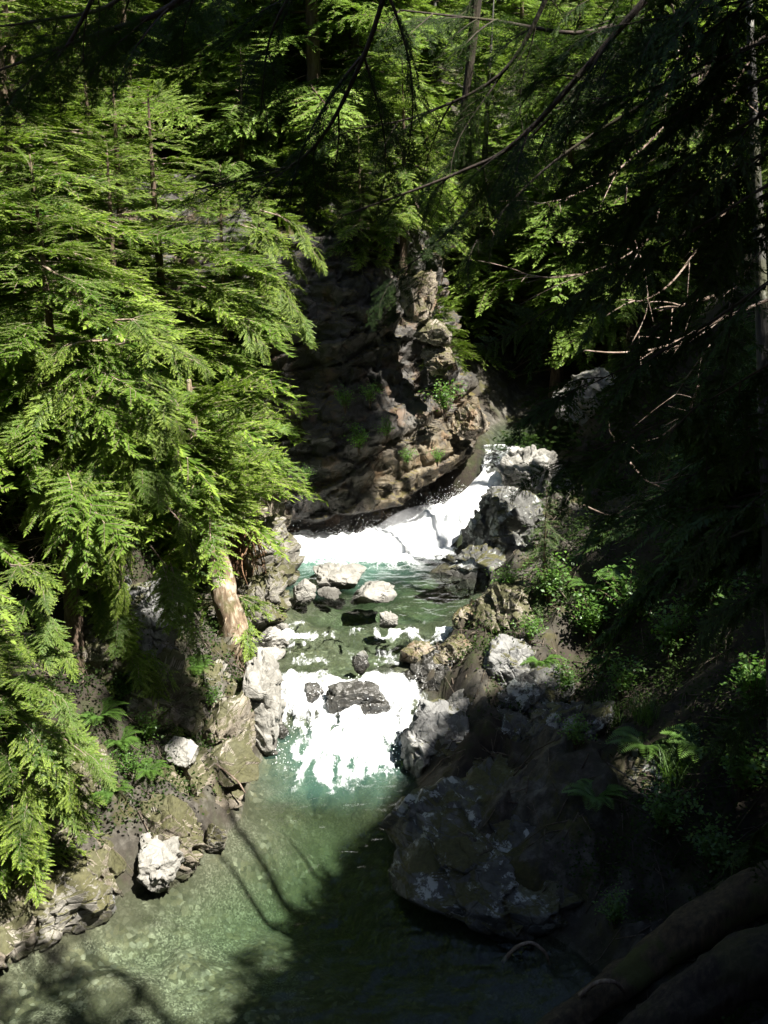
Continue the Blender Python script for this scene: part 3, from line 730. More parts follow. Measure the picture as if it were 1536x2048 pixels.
rock('long dark lichen patched rock shelf sloping into the shaded pool', (2.35, 15.7, -.1), (4.9, 5.0, 2.5), 41, M['slab'], rotz=.35, tilt=.14, facets=26, strata=.05, cut=(.72, .94), **dict(O, rough=.05))
for i, (x, y, z, dims, lab) in enumerate([
    (1.7, 17.7, .25, (1.9, 1.7, 1.3), 'low grey ledge between the lichen shelf and the wet rocks by the rapid'), (3.5, 17.7, .95, (2.2, 1.9, 1.6), 'dark slab leaning against the bank behind the lichen shelf'),
    (4.3, 15.7, .9, (1.9, 2.2, 1.7), 'dark rock where the lichen shelf runs up under the ferns'), (3.4, 13.9, .1, (2.0, 1.5, 1.3), 'dark rock at the waterline by the bent bare branch'),
    (2.9, 19.0, 1.0, (1.9, 1.6, 1.5), 'shaded stepped rock under the flat faced slab block'), (2.0, 13.95, -.1, (1.2, .9, .8), 'small dark rock awash in front of the lichen shelf')]):
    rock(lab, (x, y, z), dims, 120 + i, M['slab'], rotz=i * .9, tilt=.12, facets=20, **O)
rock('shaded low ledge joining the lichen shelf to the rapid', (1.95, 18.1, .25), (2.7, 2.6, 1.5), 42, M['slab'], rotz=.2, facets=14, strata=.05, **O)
prock('cracked wet rock cluster beside the foot of the rapid', 812, 1440, 960, 1568, 0, 43, M['grey'], dep=.9, facets=16, **O)
prock('white topped round boulder by the thin trickle', 896, 1398, 988, 1466, .55, 44, M['pale'], dep=.9, facets=9)
prock('flat faced grey slab block in the shade above the trickle', 938, 1290, 1075, 1408, .9, 45, M['grey'], dep=.9, facets=9, **O)
prock('sunlit tan rocks stepping down to the rapid below the mossy bank', 862, 1278, 955, 1360, .85, 46, M['tan'], dep=.9, facets=12, **O)
prock('dark wet rock face dripping beside the rapid under the tan rocks', 815, 1320, 945, 1405, .5, 47, M['wet'], dep=.8, facets=12, **O)
prock('pale sunlit stone ridge along the mossy bank of the upper riffle', 900, 1215, 985, 1282, 1.1, 48, M['tan'], dep=1.0, facets=12, **O)
prock('mossy ramp of rock above the pale stone ridge', 955, 1170, 1110, 1290, 1.4, 49, M['moss'], dep=1.0, **O)
rock('dark boulder mass shaded beneath the waterfall chute', (3.0, 27.0, 1.7), (2.7, 2.3, 2.6), 50, M['slab'], rotz=.3, facets=16, **O)  # darker rock colour puts the shade of its front into the material
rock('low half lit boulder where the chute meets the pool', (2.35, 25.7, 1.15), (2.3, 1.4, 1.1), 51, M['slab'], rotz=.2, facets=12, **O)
rock('pale water worn rock slope beside the top of the waterfall', (4.2, 28.9, 2.6), (2.3, 2.2, 2.3), 52, M['pale'], rotz=-.3, facets=14, **O)
rock('pale boulder seen through the cedar boughs above the waterfall', (6.0, 31.5, 4.3), (2.2, 1.6, 2.0), 53, M['pale'], facets=12, **O)
rock('dark wet rock lip under the falling sheet of water', (3.25, 30.15, 2.45), (1.7, .9, 1.15), 54, M['wet'], facets=10, **O)

rock('white sunlit crag at the upper edge of the cliff', tuple(Wy(838, 590, 28.7)), (1.15, 1.0, 1.6), 61, M['tan'], rotz=.3, tilt=-.15, facets=16, **O)
rock('brown mossy block jutting from the cliff under the white crag', tuple(Wy(872, 665, 28.6)), (1.0, 1.0, .55), 62, M['moss'], rotz=.3, tilt=.1, facets=10, **O)
rock('white sunlit rock below the jutting mossy block of the cliff', tuple(Wy(872, 715, 28.7)), (.75, .8, .8), 63, M['tan'], rotz=.7, facets=10, **O)
rock('tan sunlit knob at the low end of the cliff over the waterfall lip', tuple(Wy(940, 850, 29.2)), (1.15, 1.0, 1.15), 64, M['tan'], rotz=.2, facets=12, **O)

# ------------------------------------------------------------------ conifer boughs
def bough_template(seed, kind='hemlock'):
    """a flat frond one unit long along +x: side twigs with rows of small sprays"""
    rng = np.random.default_rng(seed)
    p, d, nn, l, w, tn = [], [], [], [], [], []
    fine = kind == 'fine'
    ns = {'hemlock': 17, 'cedar': 15, 'fine': 13}[kind]
    wood = Geo()
    droop = {'hemlock': .30, 'cedar': .38, 'fine': .22}[kind]
    ph = rng.uniform(0, 6)
    def axis(s): return np.stack([s, .03 * np.sin(s * 5 + ph), -droop * s ** 2 - .08 * s ** 5 + .12 * s], -1)
    sa = np.linspace(0, 1, 10)
    tv = tube(axis(sa), np.linspace(.009, .0015, 10) * (1.1 if fine else 1), 4); wood.add(*tv)
    for side in (-1, 1):
        for i in range(ns):
            s = .10 + .88 * (i + rng.uniform(0, .9)) / ns
            ln = (.44 * (1 - s) ** .72 + .05) * rng.uniform(.45, 1.2) * sm(0, .25, s + .08)
            if kind == 'cedar': ln *= .8
            if rng.random() < .13: continue
            ang = R(rng.uniform(38, 76) - 18 * s) * side
            a0 = axis(np.array([s]))[0]
            dr = {'hemlock': .28, 'cedar': .75, 'fine': .25}[kind] * rng.uniform(.5, 1.5)
            m = max(3, int(ln / (.0085 if fine else .0118)))
            t = (np.arange(m) + .5) / m
            up = rng.uniform(-.32, .22)
            Q = a0 + np.stack([np.cos(ang) * t * ln, np.sin(ang) * t * ln, up * t * ln - dr * (t * ln) ** 2 * 1.6], 1)
            wt = tube(np.concatenate([a0[None], Q[::max(1, m // 4)], Q[-1:]]), .0016 if not fine else .0018, 3); wood.add(wt[0], wt[1])
            dd = np.array([math.cos(ang), math.sin(ang), 0])
            nrm = np.array((0, 0, 1.0))
            if not fine:
                for sd in (-1, 1):
                    a2 = ang + sd * R(1) * rng.uniform(38, 62, m)
                    D = np.stack([np.cos(a2), np.sin(a2), rng.normal(-.22 if kind == 'hemlock' else -.55, .22, m)], 1)
                    p.append(Q); d.append(D)
                    nn.append(nrm + rng.normal(0, .35, (m, 3)))
                    ll = (.025 + .034 * (1 - t)) * rng.uniform(.7, 1.3, m); l.append(ll)
                    w.append(ll * rng.uniform(.24, .38, m)); tn.append(np.clip(.25 + .5 * t + .35 * s * t + rng.normal(0, .12, m), .03, 1))
                p.append(Q[-1:]); d.append(dd[None] + (0, 0, -.2)); nn.append(nrm[None]); l.append([.06]); w.append([.018]); tn.append([.95])
            else:
                # twiglets carrying two rows of separate needles
                for j in range(2, m, 6):
                    for sd in (-1, 1):
                        a2 = ang + sd * R(rng.uniform(40, 60)); lt = (.035 + .06 * (1 - t[j])) * rng.uniform(.7, 1.2)
                        k = max(4, int(lt / .0062)); u = (np.arange(k) + .5) / k
                        D0 = np.array([math.cos(a2), math.sin(a2), rng.normal(-.15, .15)])
                        B = Q[j] + D0 * (u * lt)[:, None]
                        for s2 in (-1, 1):
                            a3 = a2 + s2 * R(1) * rng.uniform(50, 70, k)
                            p.append(B); d.append(np.stack([np.cos(a3), np.sin(a3), rng.normal(0, .2, k)], 1)); nn.append(nrm + rng.normal(0, .3, (k, 3)))
                            l.append(rng.uniform(.016, .026, k)); w.append(rng.uniform(.0042, .0058, k)); tn.append(np.full(k, .3 + .4 * t[j]))
                for s2 in (-1, 1):
                    a3 = ang + s2 * R(1) * rng.uniform(50, 75, m)
                    p.append(Q); d.append(np.stack([np.cos(a3), np.sin(a3), rng.normal(0, .2, m)], 1)); nn.append(nrm + rng.normal(0, .3, (m, 3)))
                    l.append(rng.uniform(.016, .026, m)); w.append(rng.uniform(.0042, .0058, m)); tn.append(np.full(m, .3))
    cat = lambda L: np.concatenate([np.asarray(a) for a in L])
    V, Q = kites(cat(p), cat(d), cat(nn), cat(l), cat(w))
    tint = np.repeat(cat(tn), 4)
    wV, wQ, wT, *_ = wood.arrays()
    return V, Q, tint, wV, wQ
TPL = {k: [bough_template(100 * n + i, k) for i in range(c)] for n, (k, c) in enumerate((('hemlock', 6), ('cedar', 5), ('fine', 4)))}
def bare_template(seed):
    rng = np.random.default_rng(seed); g = Geo()
    s = np.linspace(0, 1, 8)
    ax = np.stack([s, .04 * np.sin(s * 6), -.35 * s ** 2], 1)
    g.add(*tube(ax, np.linspace(.009, .002, 8), 4))
    for i in range(16):
        a = rng.uniform(.15, .98); ln = rng.uniform(.12, .4) * (1.1 - a); sd = rng.choice((-1, 1)); an = R(rng.uniform(30, 65)) * sd
        u = np.linspace(0, 1, 5)
        q = np.array((a, .04 * math.sin(a * 6), -.35 * a * a)) + np.stack([np.cos(an) * u * ln, np.sin(an) * u * ln, -.35 * (u * ln) ** 1.5], 1)
        g.add(*tube(q, np.linspace(.004, .001, 5), 3))
    V, Q, T, *_ = g.arrays(); return V, Q, T
BARE = [bare_template(70 + i) for i in range(3)]

def frame(d, roll=0.0):
    ex = np.asarray(d, float); ex = ex / np.linalg.norm(ex)
    ey = np.cross((0, 0, 1.0), ex); n = np.linalg.norm(ey); ey = np.array((0, 1.0, 0)) if n < 1e-4 else ey / n
    ez = np.cross(ex, ey)
    if roll:
        c, s = math.cos(roll), math.sin(roll); ey, ez = ey * c + ez * s, ez * c - ey * s
    return np.stack([ex, ey, ez], 1)          # columns
def add_bough(g, base, d, length, kind, rng, roll=0.0, wood_slot=1, width=1.0, shift=0.0):
    V, Q, t, wV, wQ = TPL[kind][rng.integers(len(TPL[kind]))]
    A = frame(d, roll) * length; A = A * np.array((1, width, 1))
    flip = np.array((1, rng.choice((-1, 1)), 1))
    g.add((V * flip) @ A.T + base, Q, None, np.clip(t + shift, .03, 1), 0)
    g.add((wV * flip) @ A.T + base, wQ, None, 0.2, wood_slot)
def add_bare(g, base, d, length, rng, slot=1):
    V, Q, T = BARE[rng.integers(len(BARE))]
    A = frame(d) * length
    g.add(V @ A.T + base, Q, T, .2, slot)

def crown_mesh(name, seed, H, z0, rmax, nb, kind, leaf, bark, pitch=(18, -22), bare=22, thin=0.0, lw=1.0, power=.6):
    rng = np.random.default_rng(seed); g = Geo(); az = rng.uniform(0, 6)
    nb = int(nb * 1.22) if kind == 'hemlock' else nb
    for i in range(nb):
        f = (i + rng.uniform(0, 1)) / nb
        z = z0 + (H - z0) * f ** .92
        az += 2.399 + rng.normal(0, .35)
        L = rmax * ((1 - f) ** power * rng.uniform(.62, 1.12)) + .32
        L *= rng.choice((.55, .75, .9, 1, 1.3))
        if rng.random() < .12: continue
        pt = R(pitch[1] + (pitch[0] - pitch[1]) * f + rng.normal(0, 8))
        d = np.array((math.cos(az) * math.cos(pt), math.sin(az) * math.cos(pt), math.sin(pt)))
        sh = rng.normal(0, .13)
        add_bough(g, np.array((0, 0, z)) + d * .05, d, L, kind, rng, rng.normal(0, .22), width=lw, shift=sh)
        if L > 1.3 and rng.random() < .8:                       # a second layer of sprays from the same limb
            d2 = d + np.array((rng.normal(0, .25), rng.normal(0, .25), rng.normal(-.02, .1)))
            add_bough(g, np.array((0, 0, z)) + d * L * rng.uniform(.15, .35), d2, L * rng.uniform(.55, .75), kind, rng, rng.normal(0, .3), width=lw, shift=sh)
    for i in range(5):
        add_bough(g, np.array((0, 0, H - .25)), np.array((rng.normal(0, .5), rng.normal(0, .5), 1)), .5, kind, rng)
    for i in range(bare):
        a = rng.uniform(0, 6.28); z = z0 * rng.uniform(.3, 1) + rng.uniform(0, .25) * (H - z0)
        add_bare(g, np.array((0, 0, z)), np.array((math.cos(a), math.sin(a), rng.normal(-.1, .15))), rmax * rng.uniform(.4, .7), rng)
    return g.mesh(name, [leaf, bark])
def trunk_mesh(name, seed, H, r0, mat, bend=.15, n=10):
    rng = np.random.default_rng(seed)
    s = np.linspace(0, 1, 26)
    P = np.stack([bend * np.sin(s * 3 + seed) * s, bend * np.cos(s * 2.3 + seed) * s, -.6 + (H + .6) * s], 1)
    P[:, :2] -= P[0, :2]
    rad = r0 * (1 - .93 * s) * (1 + .5 * np.exp(-s * 26))
    V, Q, T = tube(P, rad, n, .07, rng)
    return mk_mesh(name, V, Q, T, [mat], True)

# a few hemlock shapes, shared by many trees: height 12 m, crown radius about 2.6 m
HEM = []
for i, (H, z0, r, nb) in enumerate([(12, 1.2, 2.8, 120), (12, .6, 2.4, 110), (12, 2.4, 3.0, 112), (12, .8, 2.6, 124), (12, 4.8, 2.4, 100)]):
    HEM.append((crown_mesh('hemlock_crown', 200 + i, H, z0, r, nb, 'hemlock', M['hemlock'], M['deadwood']),
                crown_mesh('hemlock_crown', 220 + i, H, z0, r, int(nb * .9), 'hemlock', M['backtree'], M['bark']),
                crown_mesh('hemlock_crown', 240 + i, H, z0 * 1.2, r, int(nb * .8), 'cedar', M['cedar'], M['deadwood'], pitch=(10, -30)) if i < 2 else None,
                trunk_mesh('hemlock_trunk', 260 + i, H, .20, M['bark']),
                trunk_mesh('hemlock_trunk', 280 + i, H, .20, M['bark_grey'])))
def tree(label, x, y, H, var=0, style=0, rot=0.0, lean=(0, 0), wide=1.0, z=None, name='hemlock_tree', group=None, grey=False):
    root = bpy.data.objects.new(name, None); COL.objects.link(root)
    root.location = (x, y, gz1(x, y) - .1 if z is None else z)
    root.rotation_euler = (lean[0], lean[1], rot)
    k = H / 12; root.scale = (k * wide, k * wide, k)
    tag(root, label, 'tree', group)
    h = HEM[var]
    link('crown', h[style], root); link('trunk', h[4 if grey else 3], root)
    return root

# ---- sunlit hemlocks on the steep bank beside the pools
BROAD = tree('broad sunlit hemlock whose bright drooping boughs fan out at mid height', -5.2, 16.9, 8.2, 4, rot=.4, wide=1.25)
LOWEST = tree('lowest sunlit young hemlock, leaning over the gravel shallows', -5.45, 13.9, 4.6, 1, rot=2.0, wide=1.2)
tree('sunlit hemlock standing just behind the leaning pale trunk', -5.3, 22.2, 8.4, 2, rot=1.1, wide=1.35)
TALL = tree('tall sunlit hemlock between the leaning trunk and the cliff', -4.6, 23.6, 10.0, 3, rot=3.0, wide=1.3)
tree('sunlit hemlock on the steep bank at the edge of the picture', -6.8, 17.4, 8.0, 0, rot=4.0, wide=1.3)
tree('sunlit hemlock with a pale broken snag standing before it', -6.6, 20.6, 9.0, 0, rot=5.0, wide=1.35)
tree('hemlock with a bare brown lower stem at the shaded end of the cliff', -3.7, 26.0, 7.4, 1, rot=.2, z=3.4, wide=1.2)
tree('sunlit hemlock rising over the upper corner of the cliff', -4.4, 28.4, 7.6, 2, rot=.9, wide=1.4)
tree('slender hemlock with layered flat boughs behind the snag', -7.6, 24.0, 9.5, 1, rot=2.6, wide=1.35)
tree('small drooping hemlock at the picture edge above the shaded mossy rock', -6.0, 15.2, 3.4, 3, rot=1.7, wide=1.3)

tree('bushy hemlock high on the steep bank behind the snag', -8.8, 20.5, 8.0, 3, rot=1.2, wide=1.3)
tree('hemlock filling the gap between the snag and the cliff', -6.0, 25.6, 8.5, 1, rot=4.4, wide=1.4)
tree('hemlock on the far bank level with the cliff edge', -7.2, 28.0, 8.0, 0, rot=2.2, wide=1.35)
tree('young hemlock crowding the sunlit bank at the picture edge', -8.0, 15.8, 6.0, 1, rot=3.3, wide=1.4)
tree('small hemlock leaning out from the end of the cliff', -3.3, 27.2, 3.6, 3, rot=5.1, z=6.6, wide=1.5, lean=(0, .3))

def hanging(root, spots, y, seed, n=2, dy=.7):
    """long drooping boughs of a tree, each a part of it"""
    rng = np.random.default_rng(seed); inv = root.matrix_basis.inverted()
    for a, b in spots:
        A, B = Wy(*a, y), Wy(*b, y - rng.uniform(.1, dy)); g = Geo(); L = np.linalg.norm(B - A)
        P = curve([A, (A + B) / 2 + (0, 0, .16 * L), B], 14); T = np.gradient(P, axis=0); T /= np.linalg.norm(T, axis=1)[:, None]
        g.add(*tube(P, np.linspace(.018, .004, 14), 5), .2, 1)
        sd = np.cross(T, (0, 0, 1)); sd /= np.linalg.norm(sd, axis=1)[:, None] + 1e-6
        for k in range(int(9 + 5 * L)):
            f = rng.uniform(.12, 1) ** .8; j = min(int(f * 14), 13); q = (1 - f) ** .6
            d = T[j] * rng.uniform(.5, 1.1) + sd[j] * rng.choice((-1, 1)) * rng.uniform(.1, 1.1) * (q + .15) + np.array((0, 0, rng.normal(-.15, .18)))
            add_bough(g, P[j] + rng.normal(0, .03, 3), d, (.30 + .38 * L * q) * rng.uniform(.7, 1.2), 'hemlock', rng, rng.normal(0, .3), width=1.1, shift=rng.normal(.12, .1))
        o = link('bough', g.mesh('bough', [M['hemlock'], M['deadwood']]), root); o.matrix_parent_inverse = inv
hanging(BROAD, [((205, 740), (20, 880)), ((215, 770), (110, 940)), ((225, 780), (180, 1010)), ((235, 800), (260, 985)), ((245, 770), (350, 905)), ((240, 740), (355, 845)), ((215, 930), (245, 1185)), ((225, 930), (90, 1010)),
   ((230, 690), (400, 730)), ((215, 680), (60, 760)), ((230, 640), (330, 680)), ((225, 960), (150, 1120)), ((200, 860), (60, 1010)), ((240, 880), (330, 1010))], 16.6, 601)
hanging(BROAD, [((150, 1080), (235, 1280)), ((300, 1090), (395, 1290)), ((200, 1170), (290, 1370)), ((110, 1270), (235, 1430)), ((330, 1010), (390, 1110)), ((180, 1000), (240, 1190)), ((250, 1290), (350, 1450))], 17.4, 604)
hanging(LOWEST, [((20, 1270), (125, 1305)), ((20, 1350), (120, 1400)), ((10, 1430), (165, 1590)), ((40, 1460), (190, 1525)), ((20, 1580), (175, 1640)), ((10, 1500), (80, 1660)), ((60, 1180), (105, 1250)), ((20, 1130), (85, 1180))], 13.7, 602)
hanging(TALL, [((420, 690), (505, 795)), ((430, 750), (508, 895)), ((425, 810), (490, 900)), ((520, 560), (615, 655)), ((500, 520), (592, 620)), ((420, 620), (520, 690)), ((400, 560), (470, 640)), ((400, 870), (470, 960)), ((480, 450), (600, 540)), ((520, 420), (640, 520))], 23.2, 603)

tree('bushy little hemlock on the brow of the cliff beside the tall hemlock', -3.7, 30.1, 4.4, 3, rot=.5, z=9.2, wide=1.5)
tree('low spreading hemlock hanging over the dark top of the cliff', -2.2, 29.3, 3.4, 0, rot=2.9, z=8.6, wide=1.6, lean=(.25, 0))

# the leaning pale trunk, with its own drooping boughs
def leaning_tree():
    base = np.array((-2.78, 20.0, .75))
    P = curve([(0, 0, -.6), (-.25, .25, 1.2), (-.75, .75, 3.6), (-.95, 1.05, 5.0), (-1.05, 1.15, 6.6)], 40)
    rng = np.random.default_rng(3)
    root = bpy.data.objects.new('leaning_hemlock', None); COL.objects.link(root); root.location = base
    tag(root, 'leaning old hemlock with a thick pale trunk rising from the white crag', 'tree')
    s = np.linspace(0, 1, 40)
    P = curve(P[::4], 110); s = np.linspace(0, 1, 110)
    V, Q, T = tube(P, .33 * (1 - .85 * s) * (1 + .55 * np.exp(-s * 22)), 28)
    cc = np.concatenate([np.repeat(P, 28, 0), P[:1], P[-1:]]); dv = V - cc; ln = np.linalg.norm(dv, axis=1)[:, None] + 1e-6
    f = ridge(V * (7, 7, 1.1), 3, 71) * .10 + fbm(V * 1.6, 3, 72) * .16 + .12 * (cells(V * (5, 5, 1.6), 73)[0] - .5)
    V = V + dv / ln * np.minimum(ln, .3) * f[:, None]
    g = Geo(); g.add(V, Q, T)
    for i in range(14):
        k = rng.integers(14, 90); az = rng.uniform(0, 6.28); L = rng.uniform(.12, .5); d = np.array((math.cos(az), math.sin(az), rng.uniform(-.3, .3)))
        g.add(*tube(np.array([P[k], P[k] + d * (.25 + L * .5), P[k] + d * (.25 + L) + (0, 0, -.06)]), (.03, .018, .006), 6))
    V, Q, T, *_ = g.arrays(); P = P[np.linspace(0, 109, 40).astype(int)]
    link('trunk', mk_mesh('leaning_trunk', V, Q, T, [M['bark_pale']], True), root)
    g = Geo()
    spots = [((400, 990), (520, 930), -.3), ((470, 1190), (525, 1255), .3), ((440, 1200), (330, 1270), .3),
             ((380, 900), (500, 880), -.2), ((380, 900), (280, 930), -.4), ((360, 840), (480, 800), -.5), ((360, 820), (250, 800), .2), ((440, 1290), (400, 1400), .2)]
    for (a, b, dy) in spots:
        A, B = Wy(*a, 20.6) - base, Wy(*b, 20.3 + dy) - base
        for k in range(3):
            d = B - A + rng.normal(0, .22, 3); add_bough(g, A, d + (0, 0, .3 * np.linalg.norm(d)), np.linalg.norm(d) * rng.uniform(.85, 1.25) + .2, 'hemlock', rng, rng.normal(0, .35), shift=rng.normal(.05, .1))
    for i in range(56):
        k = rng.integers(21, 39); az = rng.uniform(0, 6.28); L = rng.uniform(1.0, 2.3) * (1 - .6 * (k - 18) / 22)
        add_bough(g, P[k], np.array((math.cos(az), math.sin(az), rng.normal(-.1, .15))), L, 'hemlock', rng, rng.normal(0, .25))
    link('crown', g.mesh('leaning_crown', [M['hemlock'], M['deadwood']]), root)
leaning_tree()

# ---- forest on the slopes above the cliff and the fall
rng = np.random.default_rng(77)
GA = ('dense yellow green hemlock in the sunlit forest above the cliff', 'hemlocks on the slope above the cliff')
GB = ('dark hemlock in the shaded forest behind the cedar boughs above the waterfall', 'hemlocks on the slope behind the waterfall')
above = [(-9.5, 30), (-6.8, 31.5), (-4.4, 33), (-2.2, 31.6), (-.4, 32.4), (-11.5, 35), (-8.2, 36), (-5.4, 37.5), (-2.8, 36.2), (-.2, 37), (-10, 41), (-6.5, 42.5), (-3.5, 42), (-.5, 43), (2.2, 42.5), (-13, 47), (-8.5, 49), (-4, 50), (0, 50), (-14, 40), (-17, 45), (1.6, 35.5)]
for i, (x, y) in enumerate(above):
    tree(GA[0], x + rng.uniform(-.5, .5), y, rng.uniform(11, 16), i % 4, 1, rng.uniform(0, 6), group=GA[1], grey=i % 2 == 0, wide=1.1)
tree('small hemlock hanging over the top of the cliff', -.6, 28.9, 3.6, 1, 0, 1.2, z=8.2, wide=1.3)
tree('hemlock with drooping pale twigs on the brow of the cliff', .5, 29.8, 5.2, 2, 0, 3.3, z=8.3, wide=1.2)
tree('small hemlock leaning from the ledge of the cliff above the bright fern', 1.9, 29.4, 2.6, 3, 0, 2.1, z=5.6, wide=1.2, lean=(0, .5))
behind = [(3.2, 37), (5.6, 35.2), (7.6, 33.6), (4.6, 41), (7.4, 39), (9.8, 36.5), (6.2, 45), (9.6, 43.5), (12.5, 41), (12.5, 36), (4.5, 50), (9, 51), (14, 48), (16.5, 42), (18, 50)]
for i, (x, y) in enumerate(behind):
    tree(GB[0], x, y, rng.uniform(9, 13), (i + 1) % 4, 1, rng.uniform(0, 6), group=GB[1], grey=i % 2 == 0, wide=1.1)

# ---- slope trees placed for shade, many unseen, as high as lets the sun reach the creek
GC = ('shaded hemlock on the dark slope behind the bare curving branches', 'hemlocks on the shaded slope')
for y in np.arange(12.3, 28, 2.1):
    for x in (6.4, 8.2, 10.2, 12.4, 14.8, 17.5):
        xx, yy = x + rng.uniform(-.5, .5), y + rng.uniform(-.7, .7)
        z0 = gz1(xx, yy); hs = np.arange(.5, 17, .5)
        good = np.array([shaded(np.array([xx - r, xx, xx]), np.array([yy, yy + r, yy - r]), np.array([z0 + h] * 3)).all() for h, r in [(h, .5) for h in hs]])
        H = hs[np.argmin(good)] if not good.all() else 16
        if H < 1.6 or (yy > 18 and rng.random() < .2): continue
        tree(GC[0], xx, yy, min(H, 17), int(rng.integers(0, 2)), 2, rng.uniform(0, 6), group=GC[1], wide=1.35 if H < 7 else 1.05)

# ---- tall trees around the viewpoint; their boughs hang into the picture
def limb(g, pts, r0, nb, Lr, kind, rng, hang=-.35, slot=1, n=18):
    P = curve([Wy(*p) for p in pts], n)
    g.add(*tube(P, np.linspace(r0, r0 * .25, n), 6), .2, slot)
    T = np.gradient(P, axis=0)
    for i in range(nb):
        f = (i + rng.uniform(0, 1)) / nb
        k = min(int((.08 + .92 * f) * n), n - 1); t = T[k] / np.linalg.norm(T[k])
        sd = np.cross(t, (0, 0, 1)); sd /= np.linalg.norm(sd) + 1e-6
        d = t * rng.uniform(.3, 1.0) + sd * rng.choice((-1, 1)) * rng.uniform(.3, 1.0) + np.array((0, 0, hang + rng.normal(0, .25)))
        add_bough(g, P[k], d, rng.uniform(*Lr) * (1.1 - .5 * f), kind, rng, rng.normal(0, .5), slot)
def near_tree(label, x, y, H, r0, limbs, crown, seed, bark='bark_dark', leaf='near', lean=.1, z=None, bares=(), slant=0.0):
    rng = np.random.default_rng(seed)
    z = gz1(x, y) - .2 if z is None else z
    root = bpy.data.objects.new('tall_conifer', None); COL.objects.link(root); root.location = (x, y, z)
    tag(root, label, 'tree')
    o = np.array((x, y, z))
    tk = link('trunk', trunk_mesh('tall_trunk', seed, H, r0, M[bark], lean, 14), root); tk.rotation_euler = (0, math.atan(slant), 0)
    g = Geo()
    for L in limbs: limb(g, *L, rng)
    for (z0, z1, nb, kind, Lr, azr, pit) in crown:
        for i in range(nb):
            zz = z0 + (z1 - z0) * (i + rng.uniform(0, 1)) / nb; az = rng.uniform(*azr); pt = pit + rng.normal(0, .15)
            L = rng.uniform(*Lr)
            d = np.array((math.cos(az) * math.cos(pt), math.sin(az) * math.cos(pt), math.sin(pt)))
            p0 = o + (slant * zz, 0, zz)
            if not fleck_ok(p0, d, L) or (zz + z > 8.0 and not bough_ok(p0, d, L)): continue
            add_bough(g, p0, d, L, kind, rng, rng.normal(0, .3))
            add_bough(g, p0 + d * L * .3, d + rng.normal(0, .25, 3), L * .7, kind, rng, rng.normal(0, .3))
    V, Q, T, A, qm, tm = g.arrays()
    me = mk_mesh('tall_crown', V - o, Q, T, [M[leaf], M['bark_dark']], False, {'tint': A}, qm, tm)
    link('crown', me, root)
    for pts, r in bares:
        P = curve([Wy(*p) for p in pts], 26) - o
        b = Geo(); b.add(*tube(P, np.linspace(r, r * .3, 26), 6, .08, rng))
        for i in range(rng.integers(3, 8)):
            k = rng.integers(4, 25); d = (P[k] - P[k - 2]); d /= np.linalg.norm(d); d = d + rng.normal(0, .6, 3); u = np.linspace(0, 1, 6)[:, None]
            ln = rng.uniform(.1, .35); q = P[k] + d * u * ln + np.array((0, 0, -.25)) * u ** 2 * ln
            b.add(*tube(q, np.linspace(r * .4, r * .15, 6), 4))
        link('bare_branch', b.mesh('bare_branch', [M['deadwood']], True), root)
    return root
ALL = (0, 6.28)
near_tree('conifer reaching dark needle boughs across the top of the picture', 4.6, 3.0, 20, .32, [
    ([(1290, 0, 6.8), (1048, 270, 7.0), (918, 345, 7.2), (690, 430, 7.4)], .022, 12, (.5, 1.0), 'fine'),
    ([(800, -120, 6.4), (720, 130, 6.8), (600, 320, 7.0), (390, 380, 7.2)], .018, 9, (.5, 1.0), 'fine'),
    ([(1120, -60, 7.2), (1010, 140, 7.4), (840, 230, 7.6), (700, 260, 7.6)], .016, 8, (.5, .9), 'fine'),
    ([(960, -80, 8.2), (937, 150, 8.3), (905, 340, 8.4)], .05, 8, (.4, .8), 'fine'),
    ([(640, -100, 6.2), (545, 60, 6.4), (520, 230, 6.5)], .012, 5, (.4, .7), 'fine'),
    ([(1420, -80, 7.4), (1200, 60, 7.6), (980, 40, 7.6), (800, 20, 7.6)], .02, 11, (.5, 1.0), 'fine'),
    ([(1560, 60, 7.8), (1300, 200, 8.0), (1100, 330, 8.2), (960, 470, 8.2)], .02, 9, (.4, .8), 'fine'),
    ([(1150, 180, 8.0), (1010, 330, 8.2), (890, 470, 8.3), (780, 560, 8.4)], .014, 10, (.4, .8), 'fine'),
  ], [(12, 19, 46, 'hemlock', (2.0, 3.4), ALL, -.25)], 311)
near_tree('conifer with a dark arching limb in the top corner of the picture', -4.8, 1.2, 21, .3, [
    ([(420, -60, 6.0), (330, 20, 6.1), (190, 70, 6.2), (0, 140, 6.3)], .024, 9, (.4, .8), 'fine'),
    ([(300, -80, 6.4), (220, 10, 6.4), (90, 40, 6.4), (-60, 60, 6.4)], .016, 8, (.4, .8), 'fine'),
    ([(200, -30, 6.0), (120, 110, 6.1), (20, 190, 6.1)], .012, 7, (.4, .7), 'fine'),
    ([(520, -80, 6.4), (400, -10, 6.4), (250, 60, 6.5)], .012, 4, (.4, .7), 'fine'),
  ], [(14, 21, 30, 'hemlock', (1.6, 2.6), ALL, -.25)], 312)
